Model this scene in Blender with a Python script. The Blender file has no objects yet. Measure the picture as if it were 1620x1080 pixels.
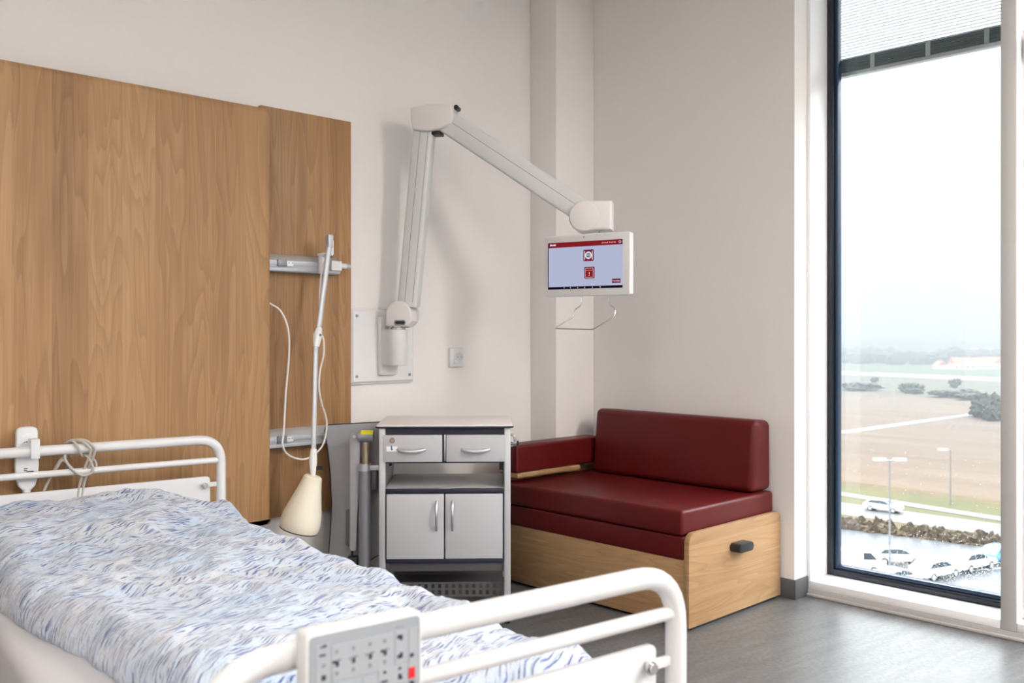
import bpy, bmesh, math, random
from mathutils import Vector, Matrix, noise
PI = math.pi
R_ = math.radians
scn = bpy.context.scene
COL = scn.collection
random.seed(7)

# ------------------------------------------------------------------ materials
class NT:
    def __init__(s, mat):
        mat.use_nodes = True
        s.t = mat.node_tree; s.t.nodes.clear()
    def n(s, typ, **kw):
        nd = s.t.nodes.new(typ)
        for k, v in kw.items():
            if k == 'inp':
                for a, b in v.items():
                    nd.inputs[a].default_value = b
            else:
                setattr(nd, k, v)
        return nd
    def l(s, a, b): s.t.links.new(a, b)
    def ramp(s, fac, stops, interp='LINEAR'):
        r = s.n('ShaderNodeValToRGB'); r.color_ramp.interpolation = interp
        e = r.color_ramp.elements
        while len(e) < len(stops): e.new(0.5)
        for i, (p, c) in enumerate(stops):
            e[i].position = p
            e[i].color = (c, c, c, 1) if not hasattr(c, '__len__') else (*c, 1)
        s.l(fac, r.inputs[0]); return r.outputs[0]
    def mix(s, fac, a, b, mode='MIX'):
        m = s.n('ShaderNodeMix', data_type='RGBA', blend_type=mode)
        for sock, v in ((0, fac), (6, a), (7, b)):
            if hasattr(v, 'is_output') or isinstance(v, bpy.types.NodeSocket): s.l(v, m.inputs[sock])
            elif sock == 0: m.inputs[0].default_value = v
            else: m.inputs[sock].default_value = (*v, 1)
        return m.outputs[2]
    def math(s, op, a, b=0.0):
        m = s.n('ShaderNodeMath', operation=op)
        for i, v in ((0, a), (1, b)):
            if isinstance(v, bpy.types.NodeSocket): s.l(v, m.inputs[i])
            else: m.inputs[i].default_value = v
        return m.outputs[0]
    def coords(s, kind='Object', scale=(1, 1, 1), rot=(0, 0, 0), loc=(0, 0, 0)):
        c = s.n('ShaderNodeTexCoord'); m = s.n('ShaderNodeMapping')
        m.inputs['Scale'].default_value = scale; m.inputs['Rotation'].default_value = rot; m.inputs['Location'].default_value = loc
        s.l(c.outputs[kind], m.inputs[0]); return m.outputs[0]
    def noise(s, vec, scale=5, detail=4, rough=.5, dist=0):
        t = s.n('ShaderNodeTexNoise', inp={'Scale': scale, 'Detail': detail, 'Roughness': rough, 'Distortion': dist})
        s.l(vec, t.inputs['Vector']); return t.outputs['Fac']
    def bsdf(s, color=None, rough=.5, metal=0, bump=None, bstr=.2, bdist=.01, **kw):
        b = s.n('ShaderNodeBsdfPrincipled'); o = s.n('ShaderNodeOutputMaterial')
        if isinstance(color, bpy.types.NodeSocket): s.l(color, b.inputs['Base Color'])
        elif color is not None: b.inputs['Base Color'].default_value = (*color, 1)
        if isinstance(rough, bpy.types.NodeSocket): s.l(rough, b.inputs['Roughness'])
        else: b.inputs['Roughness'].default_value = rough
        b.inputs['Metallic'].default_value = metal
        for k, v in kw.items(): b.inputs[k.replace('_', ' ')].default_value = v
        if bump is not None:
            bn = s.n('ShaderNodeBump', inp={'Strength': bstr, 'Distance': bdist}); s.l(bump, bn.inputs['Height']); s.l(bn.outputs[0], b.inputs['Normal'])
        s.l(b.outputs[0], o.inputs[0]); return b

M = {}
def new(name):
    m = bpy.data.materials.new(name); M[name] = m; return NT(m)
def plain(name, color, rough=.5, metal=0, var=.04, scale=30, bstr=.03, **kw):
    """painted or moulded surface: faint mottling and micro bump"""
    t = new(name); v = t.coords('Object')
    nz = t.noise(v, scale, 3)
    c = t.mix(t.ramp(nz, [(.3, 0), (.7, 1)]), tuple(x*(1-var) for x in color), tuple(min(1, x*(1+var)) for x in color))
    t.bsdf(c, rough, metal, bump=nz, bstr=bstr, bdist=.002, **kw)

plain('wall_paint', (.81, .785, .77), .8, var=.006, scale=60, bstr=0)
plain('far_wall_paint', (.64, .62, .60), .8, var=.02)
plain('ceiling_paint', (.82, .81, .80), .9, var=.01)
plain('white_metal', (.74, .745, .76), .28, var=.01, bstr=.0)
plain('bed_board', (.68, .69, .715), .35, var=.01, bstr=.0)
plain('arm_plastic', (.63, .64, .645), .38, var=.01, bstr=.01)
plain('arm_cap', (.74, .72, .71), .42, var=.01, bstr=.01)
plain('plate_white', (.76, .76, .77), .4, var=.01)
plain('black', (.012, .012, .016), .4, var=.1)
plain('screw', (.35, .36, .38), .35, 1, var=.1)
plain('chrome', (.6, .6, .62), .2, 1, var=.03, bstr=0)
plain('alu', (.58, .60, .63), .32, .85, var=.03, bstr=.01)
plain('alu_light', (.54, .56, .59), .42, .35, var=.02, bstr=.01)
plain('rail_grey', (.50, .53, .58), .38, .45, var=.03)
plain('cab_front', (.50, .505, .54), .42, var=.01, bstr=.01)
plain('cab_dark', (.014, .016, .035), .45, var=.1)
plain('cab_grey', (.50, .50, .51), .45, var=.02)
plain('cab_beam', (.11, .11, .115), .4, .3, var=.02)
plain('table_laminate', (.76, .71, .69), .4, var=.01)
plain('flap_grey', (.33, .33, .355), .45, var=.02)
plain('tube_grey', (.25, .26, .295), .38, .35, var=.02)
plain('grip_grey', (.20, .19, .18), .5, var=.03)
plain('yellow', (.78, .70, .02), .45, var=.02)
plain('brass', (.42, .36, .28), .35, .9, var=.08)
plain('label_white', (.85, .85, .87), .5, var=.01)
plain('label_blue', (.05, .12, .42), .5, var=.05)
plain('lamp_cream', (.86, .80, .66), .45, var=.01, bstr=.01)
plain('lamp_white', (.80, .80, .80), .4, var=.01)
plain('cable_white', (.84, .82, .80), .45, var=.02)
plain('cable_grey', (.50, .47, .44), .5, var=.03)
plain('remote_white', (.74, .76, .79), .4, var=.01)
plain('ink', (.03, .03, .05), .6, var=.05)
plain('ink_grey', (.25, .27, .30), .6, var=.05)
plain('panel_face', (.33, .365, .40), .42, var=.015)
plain('panel_field', (.38, .41, .445), .45, var=.01)
plain('red_label', (.72, .02, .025), .45, var=.03)
plain('skirting', (.075, .08, .085), .5, var=.05)
plain('window_white', (.83, .83, .845), .32, var=.008, bstr=.0)
plain('trim_backlit', (.50, .49, .487), .45, var=.008, bstr=.0)  # white lacquer trim; its backlit shade is put into this darker colour
plain('frame_black', (.006, .009, .016), .3, var=.05, bstr=0)
plain('frame_navy', (.012, .035, .075), .3, var=.05, bstr=0)
plain('stack_backlit', (.16, .21, .23), .35, .4, var=.05)  # stacked slats: the darkness of being backlit is painted into the colour
plain('slat_grey', (.66, .67, .68), .5, .0, var=.02)
plain('blind_tape', (.42, .47, .45), .8, var=.06, scale=200)
plain('rim_black', (.01, .01, .01), .35, var=.05)
plain('car_white', (.62, .63, .65), .25, var=.01, bstr=0)
plain('car_silver', (.55, .58, .62), .25, .4, var=.01, bstr=0)
plain('car_blue', (.06, .20, .48), .25, var=.01, bstr=0)
plain('car_glass', (.02, .03, .04), .12, var=.02, bstr=0)
plain('tyre', (.02, .02, .022), .7, var=.1)
plain('house_white', (.85, .84, .82), .7, var=.03, scale=.5)
plain('roof_red', (.45, .12, .08), .7, var=.1, scale=1)
plain('post_grey', (.20, .21, .22), .4, .5, var=.03)
plain('asphalt_wet', (.062, .065, .073), .3, var=.18, scale=.25)
plain('road_asphalt', (.075, .078, .084), .4, var=.06, scale=.4)
plain('track_gravel', (.13, .127, .12), .8, var=.06, scale=.4)
plain('foliage_dark', (.022, .026, .018), .9, var=.35, scale=1.2)
plain('foliage_brown', (.040, .028, .016), .9, var=.35, scale=1.0)
plain('far_wood', (.022, .028, .024), .9, var=.4, scale=.02)

def wood(name, dark, mid, light, grain='Z', plank=.13, across='X', contrast=1.0):
    t = new(name)
    tc = t.n('ShaderNodeTexCoord'); sx = t.n('ShaderNodeSeparateXYZ'); t.l(tc.outputs['Object'], sx.inputs[0])
    a = sx.outputs[across]; g = sx.outputs[grain]
    k = t.math('FLOOR', t.math('DIVIDE', a, plank))
    wn = t.n('ShaderNodeTexWhiteNoise', noise_dimensions='1D'); t.l(k, wn.inputs['W'])
    off = t.math('MULTIPLY', wn.outputs['Value'], 9.0)
    cm = t.n('ShaderNodeCombineXYZ')                       # (across, along, plank offset)
    t.l(a, cm.inputs[0]); t.l(t.math('ADD', g, off), cm.inputs[1]); t.l(off, cm.inputs[2])
    def mp(sc):
        m = t.n('ShaderNodeMapping'); m.inputs['Scale'].default_value = sc; t.l(cm.outputs[0], m.inputs[0]); return m.outputs[0]
    fine = t.noise(mp((190, 4.5, 1)), 1.0, 5, .6)
    fib = t.noise(mp((60, 1.6, 1)), 1.0, 4, .55)
    # cathedral figure: contour lines of a long smooth noise
    fig = t.noise(mp((8.0, .75, 1)), 1.0, 2, .45, .3)
    ring = t.math('FRACT', t.math('MULTIPLY', fig, 15.0))
    line = t.ramp(ring, [(0, .0), (.08, 1), (.55, .75), (1, .15)])
    base = t.mix(t.ramp(fib, [(.32, 0), (.68, 1)]), mid, light)
    base = t.mix(t.math('MULTIPLY', t.math('SUBTRACT', 1.0, line), .50*contrast), base, dark)
    base = t.mix(t.math('MULTIPLY', t.ramp(fine, [(.52, 0), (.72, 1)]), .42*contrast), base, dark)
    k2 = t.math('FLOOR', t.math('DIVIDE', t.math('ADD', a, .037), plank*1.63))
    w2 = t.n('ShaderNodeTexWhiteNoise', noise_dimensions='1D'); t.l(t.math('ADD', k2, 17.3), w2.inputs['W'])
    tv = t.math('ADD', t.math('MULTIPLY', wn.outputs['Value'], .6), t.math('MULTIPLY', w2.outputs['Value'], .4))
    base = t.mix(.34*contrast, base, t.ramp(tv, [(.15, dark), (.5, mid), (.85, tuple(x*1.12 for x in light))]))
    t.bsdf(base, t.ramp(fine, [(.3, .42), (.7, .55)]), bump=fine, bstr=.05, bdist=.001, Specular_IOR_Level=.38)
wood('wood_panel', (.190, .092, .037), (.365, .200, .090), (.475, .290, .145), 'Z', .115, 'X', 1.1)
wood('wood_front', (.23, .122, .052), (.40, .240, .118), (.49, .315, .165), 'Y', .31, 'Z', 1.0)
wood('wood_end', (.24, .128, .056), (.42, .255, .128), (.51, .33, .178), 'X', .33, 'Z', 1.0)

t = new('red_leather')
v = t.coords('Object'); nz = t.noise(v, 260, 3, .6); big = t.noise(v, 7, 2)
t.bsdf(t.mix(t.ramp(big, [(.3, 0), (.7, 1)]), (.086, .0040, .0046), (.102, .0048, .0055)), .40, bump=nz, bstr=.10, bdist=.001, Specular_IOR_Level=.32)

t = new('linoleum')
v = t.coords('Object', (1, 1, 1), (0, 0, R_(8)))
m1 = t.n('ShaderNodeMapping'); m1.inputs['Scale'].default_value = (3, 22, 1); t.l(v, m1.inputs[0])
s1 = t.noise(m1.outputs[0], 1, 6, .65, .6); s2 = t.noise(v, 60, 4, .7); s3 = t.noise(v, 1.6, 3)
c = t.mix(t.ramp(s1, [(.32, 0), (.68, 1)]), (.080, .080, .083), (.140, .140, .144))
c = t.mix(t.math('MULTIPLY', t.ramp(s2, [(.45, 0), (.7, 1)]), .55), c, (.062, .061, .062))
c = t.mix(t.math('MULTIPLY', t.ramp(s3, [(.3, 0), (.7, 1)]), .3), c, (.115, .115, .12))
t.bsdf(c, t.ramp(s2, [(.3, .30), (.7, .42)]), bump=s2, bstr=.05, bdist=.001)

# printed duvet cover: fine brush strokes in blues on white, flowing along a warped direction
t = new('duvet_print')
uv = t.n('ShaderNodeUVMap'); uv.uv_map = 'UVMap'
w1 = t.n('ShaderNodeTexNoise', inp={'Scale': 2.6, 'Detail': 2.0, 'Roughness': .45}); t.l(uv.outputs[0], w1.inputs['Vector'])
w2 = t.n('ShaderNodeTexNoise', inp={'Scale': 11.0, 'Detail': 2.0}); t.l(uv.outputs[0], w2.inputs['Vector'])
sep = t.n('ShaderNodeSeparateXYZ'); t.l(uv.outputs[0], sep.inputs[0])
yy = t.math('ADD', sep.outputs[1], t.math('MULTIPLY', w1.outputs['Fac'], .22))
yy = t.math('ADD', yy, t.math('MULTIPLY', w2.outputs['Fac'], .030))
yy = t.math('ADD', yy, t.math('MULTIPLY', sep.outputs[0], -.28))
cmb = t.n('ShaderNodeCombineXYZ'); t.l(sep.outputs[0], cmb.inputs[0]); t.l(yy, cmb.inputs[1])
def strokes(pitch, length, seed, thr, width, soft=.10):
    """rows of separate brush dashes, each row with its own rhythm"""
    r = t.math('ADD', t.math('DIVIDE', yy, pitch), seed*3.3)
    k = t.math('FLOOR', r); f = t.math('ABSOLUTE', t.math('SUBTRACT', t.math('FRACT', r), .5))
    wn = t.n('ShaderNodeTexWhiteNoise', noise_dimensions='1D'); t.l(k, wn.inputs['W'])
    nz = t.n('ShaderNodeTexNoise', noise_dimensions='1D', inp={'Scale': 1.0, 'Detail': 1.0})
    t.l(t.math('ADD', t.math('DIVIDE', sep.outputs[0], length), t.math('MULTIPLY', wn.outputs['Value'], 500+seed)), nz.inputs['W'])
    pr = t.math('MULTIPLY', t.math('SUBTRACT', nz.outputs['Fac'], thr), 7.0)          # >0 inside a dash
    half = t.math('MINIMUM', t.math('MULTIPLY', pr, width), width)
    return t.ramp(t.math('ADD', t.math('SUBTRACT', half, f), 0.0), [(0, 0), (soft, 1)])
patch = t.ramp(t.noise(uv.outputs[0], 5.5, 2), [(.30, .40), (.55, 1)])
c = t.mix(t.ramp(t.noise(uv.outputs[0], 4.2, 3), [(.42, 0), (.72, 1)]), (.60, .64, .70), (.46, .575, .71))
c = t.mix(t.math('MULTIPLY', strokes(.0150, .070, 1, .50, .42), .45), c, (.50, .66, .84))
c = t.mix(t.math('MULTIPLY', strokes(.0066, .055, 5, .47, .21), .75), c, (.30, .32, .44))
c = t.mix(t.math('MULTIPLY', strokes(.0092, .065, 9, .475, .23), patch), c, (.06, .10, .32))
c = t.mix(t.math('MULTIPLY', strokes(.0071, .050, 13, .495, .25), patch), c, (.035, .055, .20))
fv = t.noise(uv.outputs[0], 85, 3, .6)
t.bsdf(c, .85, bump=fv, bstr=.7, bdist=.006)
b = [n for n in t.t.nodes if n.type == 'BSDF_PRINCIPLED'][0]; b.inputs['Sheen Weight'].default_value = .15

t = new('sheet')
v = t.coords('Object'); wv = t.noise(t.coords('Object', (30, 60, 8)), 1, 3)
t.bsdf((.58, .58, .61), .85, bump=wv, bstr=.25, bdist=.004)

def glow(name, col, st=1.0):
    t = new(name); e = t.n('ShaderNodeEmission', inp={'Color': (*col, 1), 'Strength': st}); o = t.n('ShaderNodeOutputMaterial'); t.l(e.outputs[0], o.inputs[0])
glow('scr_field', (.33, .355, .48)); glow('scr_red', (.17, .009, .013)); glow('scr_wine', (.13, .008, .028)); glow('scr_darkred', (.10, .004, .006))
glow('scr_black', (.004, .004, .012)); glow('scr_pale', (.55, .50, .55)); glow('scr_grey', (.25, .29, .33)); glow('scr_lit', (.6, .35, .35))
glow('diffuser', (1, .93, .87), 30.0)

t = new('pane_glass')
fr = t.n('ShaderNodeFresnel'); gm = t.n('ShaderNodeNewGeometry'); t.l(t.math('ADD', 1.45, t.math('MULTIPLY', gm.outputs['Backfacing'], 1/1.45-1.45)), fr.inputs['IOR']); tr = t.n('ShaderNodeBsdfTransparent', inp={'Color': (.96, .98, .98, 1)})
gl = t.n('ShaderNodeBsdfGlossy', inp={'Roughness': .0}); mx = t.n('ShaderNodeMixShader'); o = t.n('ShaderNodeOutputMaterial')
t.l(fr.outputs[0], mx.inputs[0]); t.l(tr.outputs[0], mx.inputs[1]); t.l(gl.outputs[0], mx.inputs[2]); t.l(mx.outputs[0], o.inputs[0])
t = new('water')
g = t.n('ShaderNodeBsdfGlass', inp={'IOR': 1.33, 'Roughness': 0.0}); o = t.n('ShaderNodeOutputMaterial'); t.l(g.outputs[0], o.inputs[0])
t = new('blind_slat')
d = t.n('ShaderNodeBsdfDiffuse', inp={'Color': (.86, .87, .88, 1)}); tl = t.n('ShaderNodeBsdfTranslucent', inp={'Color': (.5, .52, .54, 1)})
mx = t.n('ShaderNodeMixShader', inp={0: .15}); o = t.n('ShaderNodeOutputMaterial')
t.l(d.outputs[0], mx.inputs[1]); t.l(tl.outputs[0], mx.inputs[2]); t.l(mx.outputs[0], o.inputs[0])

def land(name, c1, c2, c3, sc, rot=0, fine=1.2):
    t = new(name); v = t.coords('Object', (sc[0], sc[1], 1), (0, 0, rot)); a = t.noise(v, 1, 5, .6, .4); bq = t.noise(t.coords('Object'), fine, 4, .6)
    c = t.mix(t.ramp(a, [(.35, 0), (.65, 1)]), c1, c2); c = t.mix(t.math('MULTIPLY', t.ramp(bq, [(.4, 0), (.7, 1)]), .45), c, c3); t.bsdf(c, .95)
land('stubble', (0.0648, 0.0418, 0.0274), (0.0900, 0.0619, 0.0403), (0.0518, 0.0324, 0.0202), (.10, .009), R_(-12))
land('far_field', (0.0450, 0.0435, 0.0300), (0.0638, 0.0570, 0.0375), (0.0375, 0.0413, 0.0240), (.012, .003), R_(5), .02)
land('verge_grass', (0.0493, 0.0323, 0.0136), (0.0808, 0.0578, 0.0204), (0.0298, 0.0204, 0.0110), (.5, .12), 0, .9)
land('median_grass', (0.0420, 0.0420, 0.0126), (0.0560, 0.0504, 0.0154), (0.0350, 0.0315, 0.0098), (.4, .1))
land('green_field', (0.0280, 0.0520, 0.0200), (0.0400, 0.0640, 0.0240), (0.0320, 0.0480, 0.0200), (.02, .01), 0, .05)
land('hill', (.03, .035, .035), (.045, .048, .046), (.028, .03, .028), (.004, .003), 0, .01)

t = new('haze')
vs = t.n('ShaderNodeVolumeScatter', inp={'Color': (.90, .95, 1, 1), 'Density': .0019*.36, 'Anisotropy': 0.0})
va = t.n('ShaderNodeVolumeAbsorption', inp={'Color': (0, 0, 0, 1), 'Density': .0019*.64}); ad = t.n('ShaderNodeAddShader'); o = t.n('ShaderNodeOutputMaterial')
t.l(vs.outputs[0], ad.inputs[0]); t.l(va.outputs[0], ad.inputs[1]); t.l(ad.outputs[0], o.inputs['Volume'])

# ------------------------------------------------------------------ mesh helpers
class MB:
    def __init__(s): s.bm = bmesh.new()
    def _add(s, tb, mat=None):
        if mat is not None: bmesh.ops.transform(tb, matrix=mat, verts=tb.verts)
        me = bpy.data.meshes.new('t'); tb.to_mesh(me); tb.free(); s.bm.from_mesh(me); bpy.data.meshes.remove(me); return s
    def box(s, x0, x1, y0, y1, z0, z1, bev=0, seg=2, mat=None):
        tb = bmesh.new(); bmesh.ops.create_cube(tb, size=1)
        for v in tb.verts:
            v.co = Vector(((x0+x1)/2+v.co.x*(x1-x0), (y0+y1)/2+v.co.y*(y1-y0), (z0+z1)/2+v.co.z*(z1-z0)))
        if bev > 0: bmesh.ops.bevel(tb, geom=tb.edges[:], offset=bev, segments=seg, profile=.5, affect='EDGES')
        return s._add(tb, mat)
    def prism(s, pts, d0, d1, plane='XZ', bev=0, seg=2, mat=None, front=False):
        """closed outline swept along the third axis"""
        tb = bmesh.new()
        def p(u, w, d):
            return {'XZ': (u, d, w), 'YZ': (d, u, w), 'XY': (u, w, d)}[plane]
        a = [tb.verts.new(p(u, w, d0)) for u, w in pts]; b = [tb.verts.new(p(u, w, d1)) for u, w in pts]
        n = len(pts)
        tb.faces.new(a); tb.faces.new(b[::-1])
        for i in range(n): tb.faces.new((a[i], b[i], b[(i+1) % n], a[(i+1) % n]))
        bmesh.ops.recalc_face_normals(tb, faces=tb.faces)
        if bev > 0:
            ed = [e for e in tb.edges if (e.verts[0] in a) == (e.verts[1] in a) and (not front or e.verts[0] in a)]
            bmesh.ops.bevel(tb, geom=ed, offset=bev, segments=seg, profile=.5, affect='EDGES')
        return s._add(tb, mat)
    def tube(s, pts, r, seg=12, closed=False, caps=True, sq=1.0, mat=None):
        pts = [Vector(p) for p in pts]; tb = bmesh.new(); n = len(pts); rings = []
        rr = r if hasattr(r, '__len__') else [r]*n
        up = None
        for i, p in enumerate(pts):
            a = pts[(i-1) % n] if (closed or i > 0) else p; b = pts[(i+1) % n] if (closed or i < n-1) else p
            d = (b-a).normalized()
            if up is None:
                up = Vector((0, 0, 1)) if abs(d.z) < .9 else Vector((0, 1, 0))
            x = d.cross(up)
            if x.length < 1e-6: x = d.orthogonal()
            x.normalize(); y = x.cross(d).normalized(); up = y
            rings.append([tb.verts.new(p+(x*math.cos(2*PI*k/seg)+y*math.sin(2*PI*k/seg)*sq)*rr[i]) for k in range(seg)])
        for i in range(n if closed else n-1):
            A = rings[i]; B = rings[(i+1) % n]
            for k in range(seg): tb.faces.new((A[k], A[(k+1) % seg], B[(k+1) % seg], B[k]))
        if caps and not closed: tb.faces.new(rings[0][::-1]); tb.faces.new(rings[-1])
        bmesh.ops.recalc_face_normals(tb, faces=tb.faces)
        return s._add(tb, mat)
    def lathe(s, prof, seg=24, mat=None, cap=True):
        """profile of (radius, height) turned about Z"""
        tb = bmesh.new(); rings = []
        for r, z in prof: rings.append([tb.verts.new((r*math.cos(2*PI*k/seg), r*math.sin(2*PI*k/seg), z)) for k in range(seg)])
        for A, B in zip(rings, rings[1:]):
            for k in range(seg): tb.faces.new((A[k], A[(k+1) % seg], B[(k+1) % seg], B[k]))
        if cap: tb.faces.new(rings[0][::-1]); tb.faces.new(rings[-1])
        bmesh.ops.recalc_face_normals(tb, faces=tb.faces)
        return s._add(tb, mat)
    def cyl(s, p0, p1, r, seg=16, bev=0):
        return s.tube([p0, p1], r, seg)
    def blob(s, c, r, sub=2, amp=.25, fr=1.5, seed=0):
        tb = bmesh.new(); bmesh.ops.create_icosphere(tb, subdivisions=sub, radius=1)
        for v in tb.verts:
            k = 1+amp*noise.noise(v.co*fr+Vector((seed*3.1, seed*1.7, seed)))
            v.co = Vector((c[0]+v.co.x*r[0]*k, c[1]+v.co.y*r[1]*k, c[2]+v.co.z*r[2]*k))
        return s._add(tb)
    def quad(s, *p):
        vs = [s.bm.verts.new(q) for q in p]; s.bm.faces.new(vs); return s

def fillet(pts, r, n=6):
    """polyline with rounded corners"""
    pts = [Vector(p) for p in pts]; out = [pts[0]]
    for a, b, c in zip(pts, pts[1:], pts[2:]):
        u = (a-b); w = (c-b); lu = min(r, u.length*.49); lw = min(r, w.length*.49)
        p0 = b+u.normalized()*lu; p2 = b+w.normalized()*lw
        for i in range(n+1):
            k = i/n; out.append(p0*(1-k)**2+b*2*k*(1-k)+p2*k*k)
    out.append(pts[-1]); return out
def smooth_path(pts, n=8):
    """Catmull-Rom through points"""
    P = [Vector(p) for p in pts]; P = [P[0]*2-P[1]]+P+[P[-1]*2-P[-2]]; out = []
    for i in range(1, len(P)-2):
        a, b, c, d = P[i-1:i+3]
        for k in range(n):
            q = k/n; out.append(.5*((2*b)+(c-a)*q+(2*a-5*b+4*c-d)*q*q+(3*b-a-3*c+d)*q**3))
    out.append(P[-2]); return out
def rrect(x0, x1, y0, y1, r, n=5):
    """rounded rectangle; r is one radius or (bl, br, tr, tl)"""
    rr = r if hasattr(r, '__len__') else (r,)*4; out = []
    for (cx, cy, a0), q in zip(((x0, y0, PI), (x1, y0, 1.5*PI), (x1, y1, 0), (x0, y1, .5*PI)), rr):
        sx = 1 if cx == x0 else -1; sy = 1 if cy == y0 else -1
        ox, oy = cx+sx*q, cy+sy*q
        if q <= 0: out.append((cx, cy)); continue
        for i in range(n+1):
            a = a0+i/n*PI/2; out.append((ox+q*math.cos(a), oy+q*math.sin(a)))
    return out
def obj(name, mb, mat, parent=None, world=False, smooth=35, kind=None, label=None):
    me = bpy.data.meshes.new(name)
    (mb.bm if isinstance(mb, MB) else mb).to_mesh(me); (mb.bm if isinstance(mb, MB) else mb).free()
    if mat: me.materials.append(M[mat])
    o = bpy.data.objects.new(name, me); COL.objects.link(o)
    if parent is not None:
        o.parent = parent
        if world:
            q = parent; L = Vector(parent.location)
            while q.parent: q = q.parent; L += Vector(q.location)
            me.transform(Matrix.Translation(-L))
    if smooth:
        for p in me.polygons: p.use_smooth = True
        me.set_sharp_from_angle(angle=R_(smooth))
    if kind: o['kind'] = kind
    if label: o['label'] = label
    return o
def thing(name, label, cat, loc=(0, 0, 0), rz=0, group=None, kind=None):
    o = bpy.data.objects.new(name, None); COL.objects.link(o); o.empty_display_size = .1
    o.location = loc; o.rotation_euler = (0, 0, rz)
    if kind: o['kind'] = kind
    else: o['label'] = label; o['category'] = cat
    if group: o['group'] = group
    return o
def tag(o, label, cat, group=None, kind=None):
    o['label'] = label; o['category'] = cat
    if group: o['group'] = group
    if kind: o['kind'] = kind
    return o
def recenter(o):
    """origin of a one-mesh thing to the middle of its base"""
    me = o.data; xs = [v.co for v in me.vertices]
    c = Vector((sum(v.x for v in xs)/len(xs), sum(v.y for v in xs)/len(xs), min(v.z for v in xs)))
    me.transform(Matrix.Translation(-c)); o.location = Vector(o.location)+c; return o
def struct(name, mb, mat, parent=None, world=True):
    o = obj(name, mb, mat, parent, world=world)
    if parent is None: o['kind'] = 'structure'
    return o
def text_bm(body, size, mat4, thick=.0002):
    cu = bpy.data.curves.new('t', 'FONT'); cu.body = body; cu.size = size; cu.align_x = 'CENTER'; cu.align_y = 'CENTER'; cu.extrude = thick
    to = bpy.data.objects.new('t', cu); COL.objects.link(to)
    dg = bpy.context.evaluated_depsgraph_get(); me = bpy.data.meshes.new_from_object(to.evaluated_get(dg))
    bpy.data.objects.remove(to); bpy.data.curves.remove(cu)
    mb = MB(); mb.bm.from_mesh(me); bpy.data.meshes.remove(me); mb.bm.transform(mat4); return mb
XZ = Matrix.Rotation(PI/2, 4, 'X')            # text laid in the XZ plane, facing -Y

# ------------------------------------------------------------------ room shell
YA, XB, CEIL = 3.36, 3.684, 2.92
struct('floor', MB().box(-2.7, 3.96, -3.1, 3.46, -.1, 0), 'linoleum')
struct('ceiling', MB().box(-2.7, 4.1, -3.1, 3.46, CEIL, CEIL+.1), 'ceiling_paint')
struct('wall_back', MB().box(-2.7, 3.96, YA, YA+.1, 0, CEIL), 'wall_paint')
struct('wall_right', MB().box(XB, 3.96, 2.042, YA, 0, CEIL).box(XB, 3.96, -3.0, -2.30, 0, CEIL).box(3.79, 3.99, -2.30, 2.042, 2.80, CEIL), 'wall_paint')
struct('wall_left', MB().box(-2.7, -2.6, -3.0, YA, 0, CEIL), 'far_wall_paint')
struct('wall_front', MB().box(-2.7, 3.96, -3.1, -3.0, 0, CEIL), 'far_wall_paint')
struct('trim_1', MB().box(3.398, XB, 3.18, YA, 0, CEIL, .004), 'wall_paint')           # boxed-in column in the corner
struct('baseboard_back', MB().box(-2.6, 3.398, YA-.006, YA, 0, .085, .002), 'skirting')
struct('baseboard_right', MB().box(XB-.006, XB, 2.04, 3.18, 0, .085, .002).box(XB-.006, 3.79, 2.034, 2.042, 0, .085, .002), 'skirting')
struct('baseboard_column', MB().box(3.392, 3.398, 3.174, YA-.006, 0, .085, .002).box(3.398, XB-.006, 3.174, 3.18, 0, .085, .002), 'skirting')

# window front: plinth, sills, jambs, mullions
struct('trim_2', MB().box(3.785, 3.96, -2.30, 2.042, 0, .032, .003).box(3.775, 3.79, -2.30, 2.042, 0, .012, .003), 'trim_backlit')
TOPW = 2.80
def window(n, y1, y0, dark=True, sash=False):
    """fixed light between y0 and y1 (y1 is the left jamb seen from inside)"""
    w = thing('window_%d' % n, '', '', (3.79, (y0+y1)/2, 0), kind='structure')
    struct('window_sill', MB().box(3.786, 3.95, y0, y1, .032, .066, .003), 'window_white', w)
    struct('window_jamb', MB().box(3.79, 3.99, y1, y1+.017, .032, TOPW, .002).box(3.79, 3.99, y0-.004, y0, .032, TOPW, .001).box(3.79, 3.99, y0, y1, TOPW-.02, TOPW), 'window_white', w)
    fm = 'frame_black' if dark else 'window_white'
    b = MB()
    for a0, a1, c0, c1 in ((y1-.030, y1, .066, TOPW-.02), (y0, y0+.030, .066, TOPW-.02)): b.box(3.942, 3.995, a0, a1, c0, c1, .002)
    b.box(3.942, 3.995, y0+.03, y1-.03, .066, .094, .002).box(3.942, 3.995, y0+.03, y1-.03, TOPW-.05, TOPW-.02, .002)
    struct('window_frame', b, fm, w)
    b = MB()
    b.box(3.955, 3.99, y1-.045, y1-.030, .094, TOPW-.05, .002).box(3.955, 3.99, y0+.03, y0+.045, .094, TOPW-.05, .002).box(3.955, 3.99, y0+.045, y1-.045, .094, .112, .002)
    struct('glazing_bead', b, 'frame_navy' if dark else 'window_white', w)
    struct('glass_pane', MB().box(3.992, 3.996, y0+.03, y1-.03, .094, TOPW-.05), 'pane_glass', w)
    if sash:
        b = MB()
        b.box(3.85, 3.94, y1-.075, y1+.004, .07, 2.30, .006).box(3.85, 3.94, y0-.002, y0+.075, .07, 2.30, .006).box(3.85, 3.94, y0+.075, y1-.075, .07, .145, .006).box(3.85, 3.94, y0+.075, y1-.075, 2.225, 2.30, .006)
        struct('window_sash', b, 'window_white', w)
        struct('window_handle', MB().box(3.815, 3.85, y1-.055, y1-.03, 2.19, 2.27, .006), 'alu_light', w)
    return w
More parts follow.
